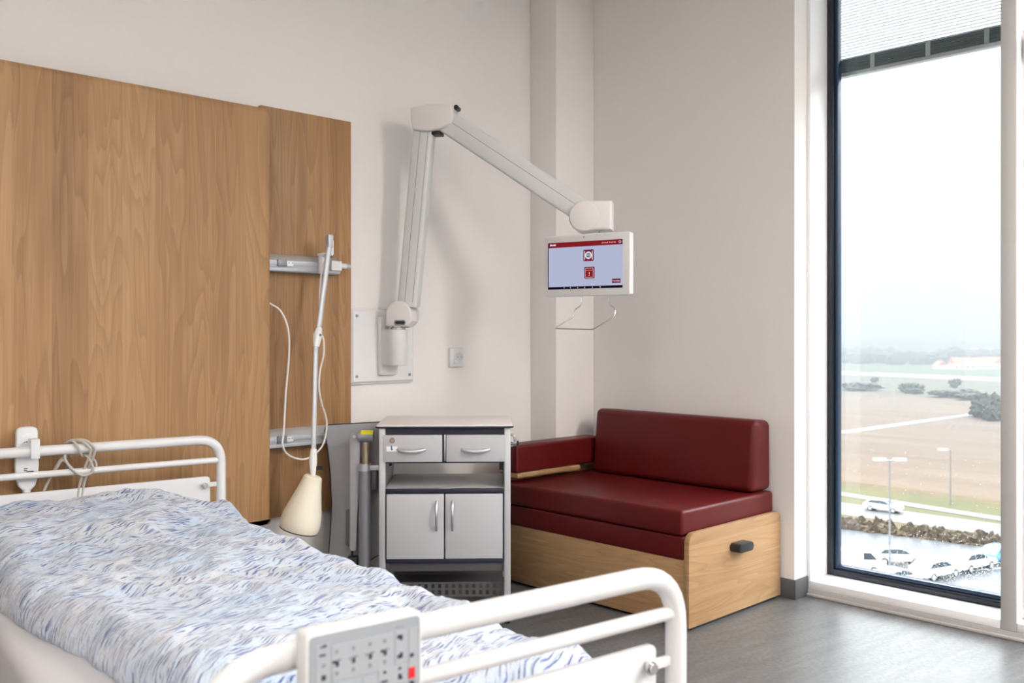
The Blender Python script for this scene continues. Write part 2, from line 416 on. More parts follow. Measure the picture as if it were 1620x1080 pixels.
PITCH = .835; W1, W0 = 2.025, 1.247
wins = [window(1, W1, W0, True)]
for i in range(1, 5): wins.append(window(i+1, W1-PITCH*i, W0-PITCH*i, True, sash=(i in (1, 3))))
for i in range(5):
    y = W0-PITCH*i
    struct('trim_%d' % (i+3), MB().box(3.79, 4.0, y-.057+.017, y-.004, .032, TOPW, .003).box(3.784, 3.79, y-.057+.001, y-.001, .032, TOPW, .002), 'trim_backlit')
# rain on the outside of the first pane, thickest low down
b = MB(); tb = bmesh.new(); rd = random.Random(3)
for i in range(2080):
    if i < 1900:
        q = rd.random(); y = W0+.03+rd.random()**1.2*.50; z = .10+abs(rd.gauss(0, .085))
        if y-W0 > .5 and rd.random() < .6: continue
    else:
        y = W0+.04+rd.random()*.68; z = .1+rd.random()*.55
    if z > .9: continue
    r = .0010+rd.random()**2*(.0018 if i < 1900 else .0009)
    mt = Matrix.Translation((3.9965, y, z)) @ Matrix.Diagonal((.7, 1, 1.15, 1))
    bmesh.ops.create_icosphere(tb, subdivisions=1, radius=r, matrix=mt)
b._add(tb); dr = obj('raindrops', b, 'water', wins[0], world=True, kind='stuff', label='clear raindrops on the outside of the window glass')

# venetian blind in the first window, drawn up to a stack of slats coloured dark as if backlit
def blind(y1, y0, label, first):
    v = thing('venetian_blind', label, 'blind', (4.03, (y0+y1)/2, 2.302))
    a0, a1 = y0-.02, y1+.012
    b = MB(); z = 2.385
    while z < 2.78:
        b.box(4.016, 4.033, a0, a1, z-.0007, z+.0007); z += .0135
    obj('slats', b, 'slat_grey', v, world=True)
    b = MB()
    for i in range(9):
        z = 2.320+i*.0068; b.box(4.012-.001*(i % 2), 4.046, a0, a1, z, z+.0045, .0012, 1)
    obj('slat_stack', b, 'stack_backlit', v, world=True)
    obj('bottom_rail', MB().box(4.010, 4.048, a0, a1, 2.302, 2.319, .003), 'alu', v, world=True)
    for f in (.19, .50, .80):
        y = y1-.03-f*(y1-y0)
        obj('ladder_tape', MB().box(4.0085, 4.010, y-.010, y+.010, 2.318, 2.383), 'blind_tape', v, world=True)
    obj('head_rail', MB().box(4.010, 4.048, a0, a1, 2.78, 2.81, .003), 'alu', v, world=True)
    return v
blind(W1, W0, 'white venetian blind with slat stack painted in backlit shade in the window beside the sofa', True)

# ------------------------------------------------------------------ ceiling lights (above the frame)
LL = ['long white ceiling light over the floor by the window', 'long white ceiling light near the window behind the camera', 'long white ceiling light behind the camera, away from the window', 'long white ceiling light far to the left of the bed']
for i, (x, y) in enumerate(((2.85, -.75), (2.85, -2.25), (.3, -2.35), (-2.1, -.3))):
    c = thing('ceiling_light', LL[i], 'ceiling light', (x, y, CEIL))
    obj('light_frame', MB().box(-.31, .31, -.62, -.60, -.02, 0).box(-.31, .31, .60, .62, -.02, 0).box(-.31, -.29, -.60, .60, -.02, 0).box(.29, .31, -.60, .60, -.02, 0), 'white_metal', c)
    obj('diffuser', MB().box(-.29, .29, -.60, .60, -.014, -.002), 'diffuser', c)

c = thing('ceiling_light', 'small square white ceiling light over the bed', 'ceiling light', (.6, .9, CEIL))
obj('light_frame', MB().box(-.20, .20, -.20, -.18, -.02, 0).box(-.20, .20, .18, .20, -.02, 0).box(-.20, -.18, -.18, .18, -.02, 0).box(.18, .20, -.18, .18, -.02, 0), 'white_metal', c)
obj('diffuser', MB().box(-.18, .18, -.18, .18, -.014, -.002), 'diffuser', c)

# ------------------------------------------------------------------ wood wall panels
p = thing('wall_panel', 'large wood-grain wall panel with rounded top behind the bed', 'wall panel', (.6, 3.345, .40))
b = MB().prism(rrect(-1.0, 1.867, .402, 2.022, (.004, .004, .035, .035), 6), 3.258, 3.284, 'XZ', .0235, 6, front=True)
obj('board', b, 'wood_panel', p, world=True)
obj('wall_batten', MB().box(-.9, 1.70, 3.284, 3.330, 1.75, 1.85).box(-.9, 1.70, 3.284, 3.330, .5, .6), 'wood_front', p, world=True)
p = recenter(obj('wall_panel', MB().prism(rrect(1.862, 2.289, .411, 2.048, .003, 2), 3.338, 3.359, 'XZ', .0015, 2), 'wood_panel'))
tag(p, 'narrow flat wood-grain wall panel carrying the two metal rails', 'wall panel')

def rail(z0, z1, x1, label, end):
    r = thing('equipment_rail', label, 'rail', (1.9, 3.335, z0))
    h = z1-z0
    prof = [(3.338, z0), (3.338, z1), (3.326, z1), (3.292, z1-.022), (3.288, z1-.026), (3.288, z0+.014), (3.296, z0), ]
    obj('rail_body', MB().prism(prof, 1.45, x1, 'YZ', .001, 1), 'alu_light', r, world=True)
    obj('rail_strip', MB().box(1.45, x1-.07, 3.284, 3.289, z0+.026, z1-.032, .001), 'rail_grey', r, world=True)
    obj('rail_lip', MB().box(1.45, x1-.005, 3.286, 3.29, z0+.002, z0+.014, .001), 'rail_grey', r, world=True)
    obj('rail_socket', MB().box(1.905, 1.945, 3.276, 3.288, z0+.020, z1-.024, .002), 'tube_grey', r, world=True)
    k = obj('socket_insert', MB().box(1.945, 1.975, 3.280, 3.288, z0+.022, z1-.030, .001), 'label_white', r, world=True)
    for dx in (.006, .020): obj('screw', MB().cyl((1.949+dx, 3.281, (z0+z1)/2), (1.949+dx, 3.278, (z0+z1)/2), .003, 10), 'screw', r, world=True)
    if end:
        obj('end_bracket', MB().box(x1-.055, x1-.005, 3.272, 3.288, z0+.014, z1-.016, .003), 'plate_white', r, world=True)
        obj('end_pin', MB().cyl((x1-.005, 3.30, z0+.036), (x1+.032, 3.30, z0+.036), .012, 14), 'plate_white', r, world=True)
        obj('pin_cap', MB().cyl((x1+.030, 3.30, z0+.036), (x1+.048, 3.30, z0+.036), .0125, 14), 'alu', r, world=True)
    return r
rail(1.392, 1.462, 2.205, 'upper grey metal rail on wood panel with reading lamp clamped on', True)
rail(.694, .766, 2.20, 'lower grey metal rail on wood panel behind the lamp cable', False)

# ------------------------------------------------------------------ reading lamp
L = thing('reading_lamp', 'jointed white reading lamp with cream shade hanging from upper rail', 'lamp', (2.12, 3.27, 1.40))
def lp(name, mb, mat, par=None, **k): return obj(name, mb, mat, par or L, world=True, **k)
lp('clamp', MB().box(2.090, 2.128, 3.262, 3.2835, 1.390, 1.462, .003).box(2.095, 2.123, 3.25, 3.30, 1.4625, 1.475, .003), 'label_white')
lp('clamp_mark', MB().box(2.107, 2.116, 3.2605, 3.2625, 1.418, 1.432), 'label_blue')
lp('clamp_knob', MB().cyl((2.118, 3.252, 1.462), (2.118, 3.240, 1.462), .010, 12), 'black')
lp('pivot_bracket', MB().box(2.106, 2.132, 3.228, 3.252, 1.462, 1.528, .006, 3), 'lamp_white')
lp('top_joint', MB().box(2.092, 2.116, 3.208, 3.232, 1.492, 1.545, .004, 2), 'alu_light')
lp('upper_arm', MB().tube([(2.103, 3.219, 1.505), (2.028, 3.184, 1.150)], .0115, 12, sq=.75), 'alu_light')
lp('elbow_joint', MB().tube([(2.034, 3.186, 1.168), (2.022, 3.180, 1.140), (2.013, 3.176, 1.095)], [.012, .019, .013], 14), 'lamp_white')
lp('elbow_screw', MB().cyl((2.024, 3.164, 1.142), (2.022, 3.158, 1.140), .005, 10), 'screw')
lp('lower_arm', MB().tube([(2.012, 3.176, 1.110), (1.968, 3.124, .655)], .0105, 12, sq=.75), 'alu_light')
lp('head_joint', MB().tube([(1.972, 3.128, .70), (1.964, 3.120, .655), (1.960, 3.114, .597)], [.012, .016, .009], 12), 'lamp_white')
lp('knob', MB().cyl((1.975, 3.112, .628), (1.992, 3.096, .628), .008, 12), 'black')
ax = Vector((.717*-.056, -.697*-.056, -.205)); ax.normalize()
top = Vector((1.960, 3.112, .600))
rot = (-ax).to_track_quat('Z', 'Y').to_matrix().to_4x4(); T4 = Matrix.Translation(top) @ rot
prof = [(.004, .002), (.029, .000), (.0350, -.005), (.0385, -.022), (.0465, -.055), (.0575, -.095), (.0675, -.130), (.0745, -.160), (.0775, -.182), (.0770, -.200), (.0735, -.213), (.0715, -.213), (.0715, -.19), (.055, -.11), (.036, -.03), (.004, -.010)]
sh = lp('lamp_shade', MB().lathe(prof, 40, T4), 'lamp_cream')
lp('shade_rim', MB().lathe([(.0732, -.2125), (.0745, -.2145), (.0735, -.217), (.0715, -.2165), (.0712, -.2125)], 40, T4, cap=False), 'rim_black', sh)
lp('bulb', MB().lathe([(.004, -.05), (.018, -.06), (.026, -.09), (.020, -.118), (.004, -.126)], 20, T4), 'lamp_white', sh)
lp('cable', MB().tube(smooth_path([(1.83, 3.31, 1.30), (1.878, 3.292, 1.264), (1.912, 3.27, 1.234), (1.939, 3.262, 1.165), (1.944, 3.262, 1.065), (1.930, 3.262, .916), (1.921, 3.262, .767), (1.915, 3.262, .717), (1.930, 3.262, .678), (1.968, 3.255, .653), (2.022, 3.25, .648), (2.088, 3.25, .69), (2.110, 3.25, .766), (2.100, 3.245, .818), (2.068, 3.22, .862), (2.045, 3.205, .93), (2.050, 3.205, 1.0), (2.066, 3.205, 1.06), (2.068, 3.21, 1.125), (2.045, 3.20, 1.16), (2.06, 3.225, 1.25), (2.075, 3.24, 1.36), (2.088, 3.245, 1.42), (2.10, 3.25, 1.44)], 7), .0038, 8), 'cable_white')

# ------------------------------------------------------------------ mounting plate, screen arm
P = thing('mounting_plate', 'white square plate screwed to the wall beside the wood panel', 'wall plate', (2.46, 3.36, .93))
obj('plate', MB().prism([(2.29, .928), (2.63, .928), (2.63, 1.254), (2.29, 1.254)], 3.338, 3.359, 'XZ', .012, 1), 'plate_white', P, world=True, smooth=20)
for x, z in ((2.318, .962), (2.603, .962), (2.318, 1.222), (2.603, 1.222)):
    s = obj('screw', MB().cyl((x, 3.3385, z), (x, 3.3345, z), .0065, 12), 'screw', P, world=True)

UX = R_(-56.2)
A = thing('screen_arm', 'long white jointed swing arm holding a touch screen over the sofa', 'swing arm', (2.474, 3.262, 0), UX)
def ap(name, mb, mat, par=None, **k): return obj(name, mb, mat, par or A, **k)
# bracket is square to the wall: built in world axes and turned back into the arm's own frame
back = Matrix.Rotation(-UX, 4, 'Z') @ Matrix.Translation((-2.474, -3.262, 0))
def wb(mb): mb.bm.transform(back); return mb
ap('wall_bracket', wb(MB().prism(rrect(2.425, 2.520, .965, 1.222, .010, 4), 3.312, 3.338, 'XZ', .004, 2)), 'arm_cap')
ho = [(2.428, 3.314), (2.428, 3.262)]+[(2.474+.046*math.cos(a), 3.262+.046*math.sin(a)) for a in [PI+i*PI/14 for i in range(1, 14)]]+[(2.520, 3.262), (2.520, 3.314)]
ap('bracket_housing', wb(MB().prism(ho, 1.008, 1.163, 'XY', .003, 2)), 'arm_plastic')
ap('swivel_ring', MB().lathe([(.036, 1.163), (.040, 1.164), (.040, 1.169), (.030, 1.172), (.030, 1.178)], 28), 'chrome')
dz, dx0 = 1.230, .030
def disc(cx, cz, r, y0, y1, bev=.006, n=36): return MB().prism([(cx+r*math.cos(2*PI*i/n), cz+r*math.sin(2*PI*i/n)) for i in range(n)], y0, y1, 'XZ', bev, 2)
dr_ = [(-.036, 1.178)]+[(.022+.058*math.cos(a), 1.228+.058*math.sin(a)) for a in [PI*.96-i*PI*.96/22 for i in range(23)]]+[(.082, 1.200), (.064, 1.176)]
ap('shoulder_joint', MB().prism(dr_, -.046, .046, 'XZ', .008, 3), 'arm_cap')
ap('shoulder_cover', disc(.030, 1.228, .058, .046, .052, .002), 'arm_plastic')
sl = ap('cable_slot', MB().prism(rrect(.004, .056, 1.182, 1.204, .0105, 6), -.049, -.044, 'XZ', .001, 1), 'tube_grey')
ap('slot_opening', MB().prism(rrect(.012, .052, 1.187, 1.199, .0055, 5), -.0505, -.0485, 'XZ'), 'black', sl)
def beam(name, p0, p1, w, d):
    """hollow section along p0->p1 in the arm's XZ plane, grooves on its faces"""
    u = Vector((p1[0]-p0[0], p1[1]-p0[1])); ln = u.length; u.normalize()
    sc = rrect(-w/2, w/2, -d/2, d/2, .010, 3)
    m = Matrix(((u.y, 0, u.x, p0[0]), (0, 1, 0, 0), (-u.x, 0, u.y, p0[1]), (0, 0, 0, 1)))
    o = ap(name, MB().prism(sc, 0, ln, 'XY', 0, 1, m), 'arm_plastic')
    for k in (-.10, .30):
        if name == 'upper_arm' and k > 0: continue
        kk = k*w if name == 'lower_arm' else -.08*w
        ap('groove', MB().box(kk-.0011, kk+.0011, -d/2-.0004, -d/2+.003, .02, ln-.02, mat=m), 'tube_grey', o)
    return o
beam('lower_arm', (.054, 1.262), (.128, 2.035), .088, .066)
beam('upper_arm', (.215, 2.062), (.815, 1.652), .098, .068)
eb = [(.078, 2.112), (.120, 2.120), (.180, 2.123), (.262, 2.119), (.266, 2.060), (.258, 2.036), (.205, 2.014), (.160, 2.008), (.115, 2.012), (.088, 2.020), (.079, 2.060)]
ap('elbow_cap', MB().prism(eb, -.052, .052, 'XZ', .008, 3), 'arm_cap')
ap('elbow_gap', MB().box(.165, .205, -.03, .03, 1.996, 2.012, .003), 'black')
ap('elbow_stop', MB().cyl((.272, -.02, 2.110), (.272, .02, 2.110), .011, 12), 'black')
hd = [(.938, 1.690), (.832, 1.692)]+[(.828+.068*math.cos(a), 1.628+.068*math.sin(a)) for a in [PI*.55+i*PI*.85/16 for i in range(17)]]+[(.852, 1.568), (.880, 1.572), (.938, 1.570)]
ap('wrist_joint', MB().prism(hd, -.052, .052, 'XZ', .012, 3), 'arm_cap')
ap('wrist_cover', disc(.826, 1.628, .060, -.056, -.050, .002), 'arm_cap')
ap('screen_neck', MB().cyl((.900, 0, 1.575), (.900, 0, 1.50), .022, 20), 'arm_plastic')
# the terminal on its neck
SR = R_(-77.4)
S = bpy.data.objects.new('terminal', None); COL.objects.link(S); S.parent = A
q = Matrix.Rotation(-UX, 4, 'Z') @ (Vector((2.885, 2.523, 1.429))-Vector((2.474, 3.262, 0)))
# (parts of the terminal are meshes in the arm's frame so that the tree stays thing > part > sub-part)
bpy.data.objects.remove(S)
TM = Matrix.Translation(q) @ Matrix.Rotation(SR-UX, 4, 'Z')
def tp(name, mb, mat, par=None, **k): mb.bm.transform(TM); return obj(name, mb, mat, par or A, **k)
term = tp('touch_screen', MB().prism(rrect(-.208, .190, -.129, .124, .010, 5), 0, .034, 'XZ', .004, 3), 'white_metal')
tp('screen_back', MB().box(-.10, .12, .034, .060, -.08, .10, .008), 'arm_plastic', term)
tp('display', MB().box(-.186, .158, -.0012, .004, -.099, .095), 'scr_field', term)
tp('header_bar', MB().box(-.186, .158, -.0018, .0, .074, .095), 'scr_red', term)
tp('header_end', MB().box(-.186, -.158, -.0020, .0, .074, .095).box(.138, .158, -.0020, 0, .074, .095), 'scr_wine', term)
tp('header_logo', text_bm('hospit', .011, Matrix.Translation((-.166, -.0022, .0845)) @ XZ) if False else MB().box(-.178, -.168, -.0024, 0, .082, .089).box(-.167, -.163, -.0024, 0, .082, .087).box(-.162, -.150, -.0024, 0, .082, .0885), 'scr_pale', term)
b = MB()
for i, x in enumerate((.066, .072, .080, .086, .092, .102, .108, .114, .121, .127)): b.box(x-.002, x+.002, -.0022, 0, .0822, .0866 if i % 3 else .0850)
tp('header_text', b, 'scr_lit', term)
n = 20
tp('header_ring', MB().tube([(.147+.0045*math.cos(2*PI*i/n), -.0024, .0845+.0045*math.sin(2*PI*i/n)) for i in range(n)], .001, 6, closed=True), 'scr_pale', term)
tp('taskbar', MB().box(-.186, .158, -.0018, 0, -.099, -.089), 'scr_black', term)
b = MB()
for x in (-.11, -.08, -.046, -.013, .022, .058): b.box(x-.0015, x+.0015, -.0024, 0, -.096, -.092)
tp('taskbar_icon', b, 'scr_pale', term)
tp('screen_edge', MB().box(-.188, -.185, -.0016, 0, -.099, .095), 'scr_black', term)
i1 = tp('app_icon', MB().prism(rrect(-.019, .028, .013, .060, .004, 4), -.0022, 0, 'XZ'), 'scr_wine', term)
tp('plate_symbol', disc(.0045, .0365, .0155, -.0030, -.002, 0, 28), 'scr_pale', term)
tp('plate_centre', disc(.0045, .0365, .0105, -.0036, -.0028, 0, 24), 'scr_grey', term)
tp('plate_line', MB().box(-.003, .012, -.0042, -.003, .0405, .0425).box(-.003, .012, -.0042, -.003, .031, .033), 'scr_black', term)
tp('cutlery_symbol', MB().box(-.0145, -.0115, -.0030, -.002, .018, .054).box(.0205, .0235, -.0030, -.002, .018, .054), 'scr_pale', term)
tp('app_icon', MB().prism(rrect(-.015, .032, -.058, -.011, .004, 4), -.0022, 0, 'XZ'), 'scr_wine', term)
tp('window_symbol', MB().box(-.009, .026, -.0028, -.002, -.053, -.017), 'scr_red', term)
b = MB()
for x0, x1, z0, z1 in ((-.010, .027, -.0175, -.0160), (-.010, .027, -.0255, -.0243), (-.010, .027, -.0540, -.0526), (-.010, -.0086, -.054, -.016), (.0256, .027, -.054, -.016), (.0070, .0100, -.041, -.032), (.0070, .0100, -.0470, -.0440)): b.box(x0, x1, -.0034, -.002, z0, z1)
tp('window_lines', b, 'scr_lit', term)
tp('icon_caption', MB().box(-.003, .012, -.0020, 0, .0075, .0088).box(-.006, .025, -.0020, 0, -.0650, -.0637), 'scr_grey', term)
tp('screen_button', MB().prism(rrect(.111, .149, -.0795, -.0625, .002, 3), -.0022, 0, 'XZ'), 'scr_wine', term)
tp('button_text', text_bm('Forside', .0110, Matrix.Translation((.130, -.0026, -.0710)) @ XZ), 'scr_pale', term)
tp('webcam', MB().cyl((-.018, .001, .1125), (-.018, -.0006, .1125), .0024, 12), 'black', term)
hw = [(-.038, .016, -.125), (-.038, .014, -.166), (-.066, .010, -.183), (-.070, .006, -.213), (-.140, -.03, -.262), (.050, -.05, -.266), (.120, .004, -.213), (.120, .012, -.183), (.087, .014, -.163), (.087, .016, -.125)]
tp('wire_handle', MB().tube(fillet(hw, .012, 4), .0028, 8), 'chrome')

# ------------------------------------------------------------------ wall socket
o = thing('wall_socket', 'white power socket on the wall between plate and corner', 'socket', (2.892, 3.36, .99))
obj('frame', MB().prism(rrect(2.850, 2.935, .990, 1.078, .003, 3), 3.345, 3.359, 'XZ', .003, 2), 'white_metal', o, world=True)
obj('insert', MB().prism(rrect(2.872, 2.929, 1.006, 1.066, .003, 3), 3.340, 3.350, 'XZ', .001, 1), 'white_metal', o, world=True)
obj('socket_ring', MB().lathe([(.0215, 0), (.0215, .003), (.0185, .003), (.0185, -.004), (.003, -.004)], 28, Matrix.Translation((2.900, 3.3395, 1.036)) @ Matrix.Rotation(PI/2, 4, 'X')), 'arm_plastic', o, world=True)
for dx in (-.0095, .0095): obj('pin_hole', MB().cyl((2.900+dx, 3.340, 1.036), (2.900+dx, 3.3385, 1.036), .0032, 10), 'ink_grey', o, world=True)

# ------------------------------------------------------------------ bedside cabinet (turned to the camera)
C = thing('bedside_cabinet', 'grey hospital bedside cabinet with two drawers and two doors', 'cabinet', (2.376, 2.822, 0), R_(-42.6))
def cp(name, mb, mat, par=None, **k): return obj(name, mb, mat, par or C, **k)
top_o = [(-.268, -.008)]+[(-.268+.536*i/8, -.010-.006*math.sin(PI*i/8)) for i in range(9)]+[(.268, -.008), (.262, .40), (-.262, .40)]
tt = rrect(-.270, .268, -.012, .402, (.014, .014, .02, .02), 5)
tb_ = cp('table_top', MB().prism(tt, .778, .788, 'XY', .003, 2), 'table_laminate')
cp('top_edge', MB().prism(rrect(-.272, .270, -.014, .404, (.015, .015, .02, .02), 5), .7755, .7825, 'XY', .002, 2), 'cab_dark', tb_)
for s in (-1, 1):
    x = s*.246
    cp('corner_post', MB().box(x-.0125, x+.0125, .0, .022, .09, .776, .003, 2), 'alu_light')
    cp('corner_post', MB().box(x-.0125, x+.0125, .372, .394, .09, .776, .003, 2), 'alu_light')
    cp('side_panel', MB().box(x-.006, x+.006, .022, .372, .25, .776), 'cab_grey')
cp('drawer_housing', MB().box(-.232, .232, .012, .385, .748, .775).box(-.232, .232, .010, .385, .636, .641).box(-.006, .006, .010, .385, .641, .748).box(-.232, .232, .375, .385, .641, .748), 'cab_dark')
cp('drawer_divider', MB().box(-.004, .004, .004, .012, .645, .748, .001), 'alu')
for s, x0, x1 in ((-1, -.2415, -.010), (1, .006, .236)):
    dw = cp('drawer', MB().box(x0, x1, -.006, .012, .642, .748, .0025).box(x0+.02, x1-.02, .012, .33, .66, .73), 'cab_front')
    cx = (x0+x1)/2-.010*s*0 + (-.005 if s < 0 else 0)
    pts = [(cx-.054+.108*i/12, -.006-.022*math.sin(PI*i/12)**.6, .692-.006*math.sin(PI*i/12)) for i in range(13)]
    cp('handle', MB().tube(pts, [.006]+[.0075]*11+[.006], 10), 'alu_light', dw)
    if s < 0:
        cp('lock', MB().lathe([(.0105, 0), (.0105, .004), (.008, .007), (.003, .007)], 20, Matrix.Translation((-.205, -.006, .728)) @ Matrix.Rotation(PI/2, 4, 'X')), 'brass', dw)
        cp('drawer_label', MB().box(-.228, -.186, -.0068, -.0055, .684, .704), 'label_white', dw)
        cp('label_mark', MB().prism([(-.210, .688), (-.203, .692), (-.206, .697), (-.207, .708), (-.211, .708), (-.211, .698)], -.0078, -.0066, 'XZ'), 'label_blue', dw)
sh_ = cp('shelf', MB().box(-.234, .234, .006, .385, .520, .538, .002), 'cab_grey')
cp('shelf_rim', MB().prism([(.105*math.cos(2*PI*i/32)+.0, .16+.16*math.sin(2*PI*i/32)) for i in range(32)], .537, .5392, 'XY', 0), 'cab_grey', sh_)
cp('shelf_edge', MB().box(-.233, .233, .0, .008, .519, .537, .001), 'cab_dark', sh_)
cp('shelf_catch', MB().box(.214, .230, .03, .05, .605, .636, .002).box(-.222, -.212, .03, .045, .622, .636, .002), 'black')
cp('carcase', MB().box(-.234, .234, .012, .385, .245, .258).box(-.234, .234, .375, .385, .258, .52).box(-.234, -.230, .012, .375, .258, .52).box(.230, .234, .012, .375, .258, .52), 'cab_dark')
for s, x0, x1 in ((-1, -.2285, -.0035), (1, .0015, .2275)):
    d = cp('door', MB().box(x0, x1, -.006, .012, .262, .516, .0025), 'cab_front')
    hx = -.032 if s < 0 else .030
    pts = [(hx, -.006-.022*math.sin(PI*i/12)**.6, .374+.114*i/12) for i in range(13)]
    cp('handle', MB().tube(pts, [.0045]+[.0055]*11+[.0045], 10), 'alu', d)
cp('base_edge', MB().box(-.232, .232, .002, .014, .243, .260, .001), 'cab_dark')
cp('base_beam', MB().box(-.222, .232, .02, .045, .206, .243, .003), 'cab_beam')
b = MB()
for i in range(18): b.box(-.234+.0272*i, -.234+.0272*i+.0145, .05, .053, .105, .150)
for z in (.098, .124, .148): b.box(-.234, .234, .049, .054, z, z+.008)
b.box(-.234, .234, .05, .37, .098, .103).box(-.234, .234, .367, .37, .103, .155)
cp('basket', b, 'cab_beam')
cp('towel_hook', MB().tube(fillet([(.258, .06, .742), (.276, .06, .738), (.276, .06, .700), (.262, .06, .694)], .008), .004, 8).cyl((.256, .05, .708), (.284, .05, .708), .006, 12), 'chrome')
cp('hook_tip', MB().cyl((.284, .05, .708), (.292, .05, .708), .010, 12), 'black')
for sx in (-1, 1):
    for y in (.011, .383):
        w = cp('caster', MB().cyl((sx*.246-.010, y+.012, .034), (sx*.246+.010, y+.012, .034), .034, 20), 'tyre')
        cp('caster_fork', MB().box(sx*.246-.014, sx*.246-.011, y-.006, y+.024, .025, .08).box(sx*.246+.011, sx*.246+.014, y-.006, y+.024, .025, .08).box(sx*.246-.014, sx*.246+.014, y-.008, y+.026, .075, .092), 'cab_beam', w)
# folded over-bed table leaf beside it
leaf = [(-.493, .752), (-.488, .768), (-.476, .773), (-.38, .778), (-.262, .784), (-.246, .775), (-.243, .755), (-.250, .70), (-.262, .60), (-.266, .50), (-.262, .40), (-.258, .30), (-.262, .265), (-.275, .245), (-.30, .232), (-.33, .206), (-.36, .199), (-.470, .203), (-.480, .212), (-.473, .30), (-.466, .40), (-.465, .46), (-.470, .57), (-.480, .67)]
lf = cp('folding_leaf', MB().prism(leaf, .140, .150, 'XZ', .0015, 1), 'flap_grey')
cc = Vector((-.37, .49))
def grow(pts, k): 
    out = []
    n = len(pts)
    for i in range(n):
        a = Vector(pts[i-1]); b2 = Vector(pts[(i+1) % n]); tn = (b2-a).normalized(); nr = Vector((-tn.y, tn.x))
        if (Vector(pts[i])+nr-cc).length < (Vector(pts[i])-cc).length: nr = -nr
        out.append(tuple(Vector(pts[i])+nr*k))
    return out
cp('leaf_edge', MB().prism(grow(leaf, .004), .143, .1485, 'XZ', .001, 1), 'rim_black', lf)
cp('leaf_grip', MB().prism(rrect(-.408, -.375, .282, .432, .010, 5), .131, .141, 'XZ', .002, 2), 'grip_grey', lf)
pole = cp('leaf_column', MB().cyl((-.322, .062, .045), (-.322, .062, .604), .0245, 24), 'tube_grey')
cp('column_collar', MB().cyl((-.322, .062, .600), (-.322, .062, .628), .026, 24), 'alu', pole)
cp('inner_column', MB().cyl((-.318, .062, .625), (-.318, .062, .725), .0155, 20), 'brass', pole)
cp('column_foot', MB().box(-.36, -.20, .03, .095, .03, .055, .006), 'tube_grey', pole)
hg = cp('leaf_hinge', MB().cyl((-.345, .056, .737), (-.286, .056, .737), .0235, 24), 'tube_grey')
cp('hinge_band', MB().prism([(.056+r*math.cos(a), .737+r*math.sin(a)) for r, aa in ((.0245, range(13)), (.0230, range(12, -1, -1))) for a in [R_(35+i*120/12) for i in aa]], -.334, -.2855, 'YZ'), 'yellow', hg)
am = cp('leaf_bracket', MB().prism([(-.381, .738), (-.374, .752), (-.360, .757), (-.346, .752), (-.338, .740), (-.340, .70), (-.352, .40), (-.356, .284), (-.362, .279), (-.376, .280), (-.382, .288)], .060, .088, 'XZ', .003, 2), 'flap_grey')
cp('bracket_bolt', MB().cyl((-.363, .061, .737), (-.363, .054, .737), .007, 14), 'chrome', am)
cp('leaf_catch', MB().cyl((-.374, .075, .282), (-.374, .075, .255), .005, 10).box(-.392, -.352, .06, .10, .222, .255, .004).box(-.402, -.342, .07, .14, .215, .226, .002), 'black', am)
cp('column_clamp', MB().box(-.308, -.245, .050, .066, .602, .622, .003).cyl((-.285, .050, .612), (-.285, .046, .612), .005, 10), 'alu_light', pole)
cp('release_handle', MB().prism(rrect(-.300, -.274, .520, .602, .008, 4), .07, .092, 'XZ', .004, 2), 'cab_beam', pole)

# ------------------------------------------------------------------ sofa
F = thing('sofa', 'dark red leather sofa bed with oak base against the wall', 'sofa', (3.33, 2.64, 0))
def sp(name, mb, mat, par=None, **k): return obj(name, mb, mat, par or F, world=True, **k)
ep = sp('end_panel', MB().prism(rrect(2.990, 3.670, .012, .376, (.002, .002, .028, .040), 6), 2.100, 2.124, 'XZ', .002, 2), 'wood_end')
sp('handle', MB().prism(rrect(3.270, 3.378, .262, .299, .0178, 8), 2.052, 2.1005, 'XZ', .004, 2), 'black', ep)
sp('front_board', MB().box(2.996, 3.018, 2.124, 3.14, .012, .272, .0015), 'wood_front')
sp('end_panel', MB().prism(rrect(2.996, 3.660, .012, .484, .004, 3), 3.138, 3.160, 'XZ', .002, 1), 'wood_end')
sp('ledge', MB().box(3.0, 3.43, 3.048, 3.160, .484, .504, .002), 'wood_end')
sp('plinth', MB().box(3.02, 3.64, 2.11, 3.13, 0, .02), 'black')
def cushion(x0, x1, y0, y1, z0, z1, r, puff=.0):
    tb = bmesh.new(); bmesh.ops.create_cube(tb, size=1)
    for v in tb.verts: v.co = Vector(((x0+x1)/2+v.co.x*(x1-x0), (y0+y1)/2+v.co.y*(y1-y0), (z0+z1)/2+v.co.z*(z1-z0)))
    bmesh.ops.bevel(tb, geom=tb.edges[:], offset=r, segments=4, profile=.55, affect='EDGES')
    mb = MB(); mb._add(tb); return mb
sp('mattress', cushion(2.990, 3.655, 2.127, 3.13, .268, .360, .012), 'red_leather')
sp('seat_cushion', cushion(2.984, 3.658, 2.127, 3.13, .362, .462, .017), 'red_leather')
bk = [(3.505, .464), (3.664, .464), (3.664, .735), (3.640, .768), (3.56, .772), (3.545, .765), (3.538, .745)]
sp('back_cushion', MB().prism([(3.505, .464), (3.666, .464), (3.662, .768), (3.536, .776)], 2.140, 3.044, 'XZ', 0).bm and MB()._add((lambda tb: (bmesh.ops.bevel(tb, geom=tb.edges[:], offset=.028, segments=5, profile=.5, affect='EDGES'), tb)[1])((lambda m: m.bm)(MB().prism([(3.505, .464), (3.666, .464), (3.662, .768), (3.536, .776)], 2.140, 3.044, 'XZ', 0)))), 'red_leather')
sp('arm_cushion', cushion(3.0, 3.60, 3.056, 3.165, .505, .632, .014), 'red_leather')

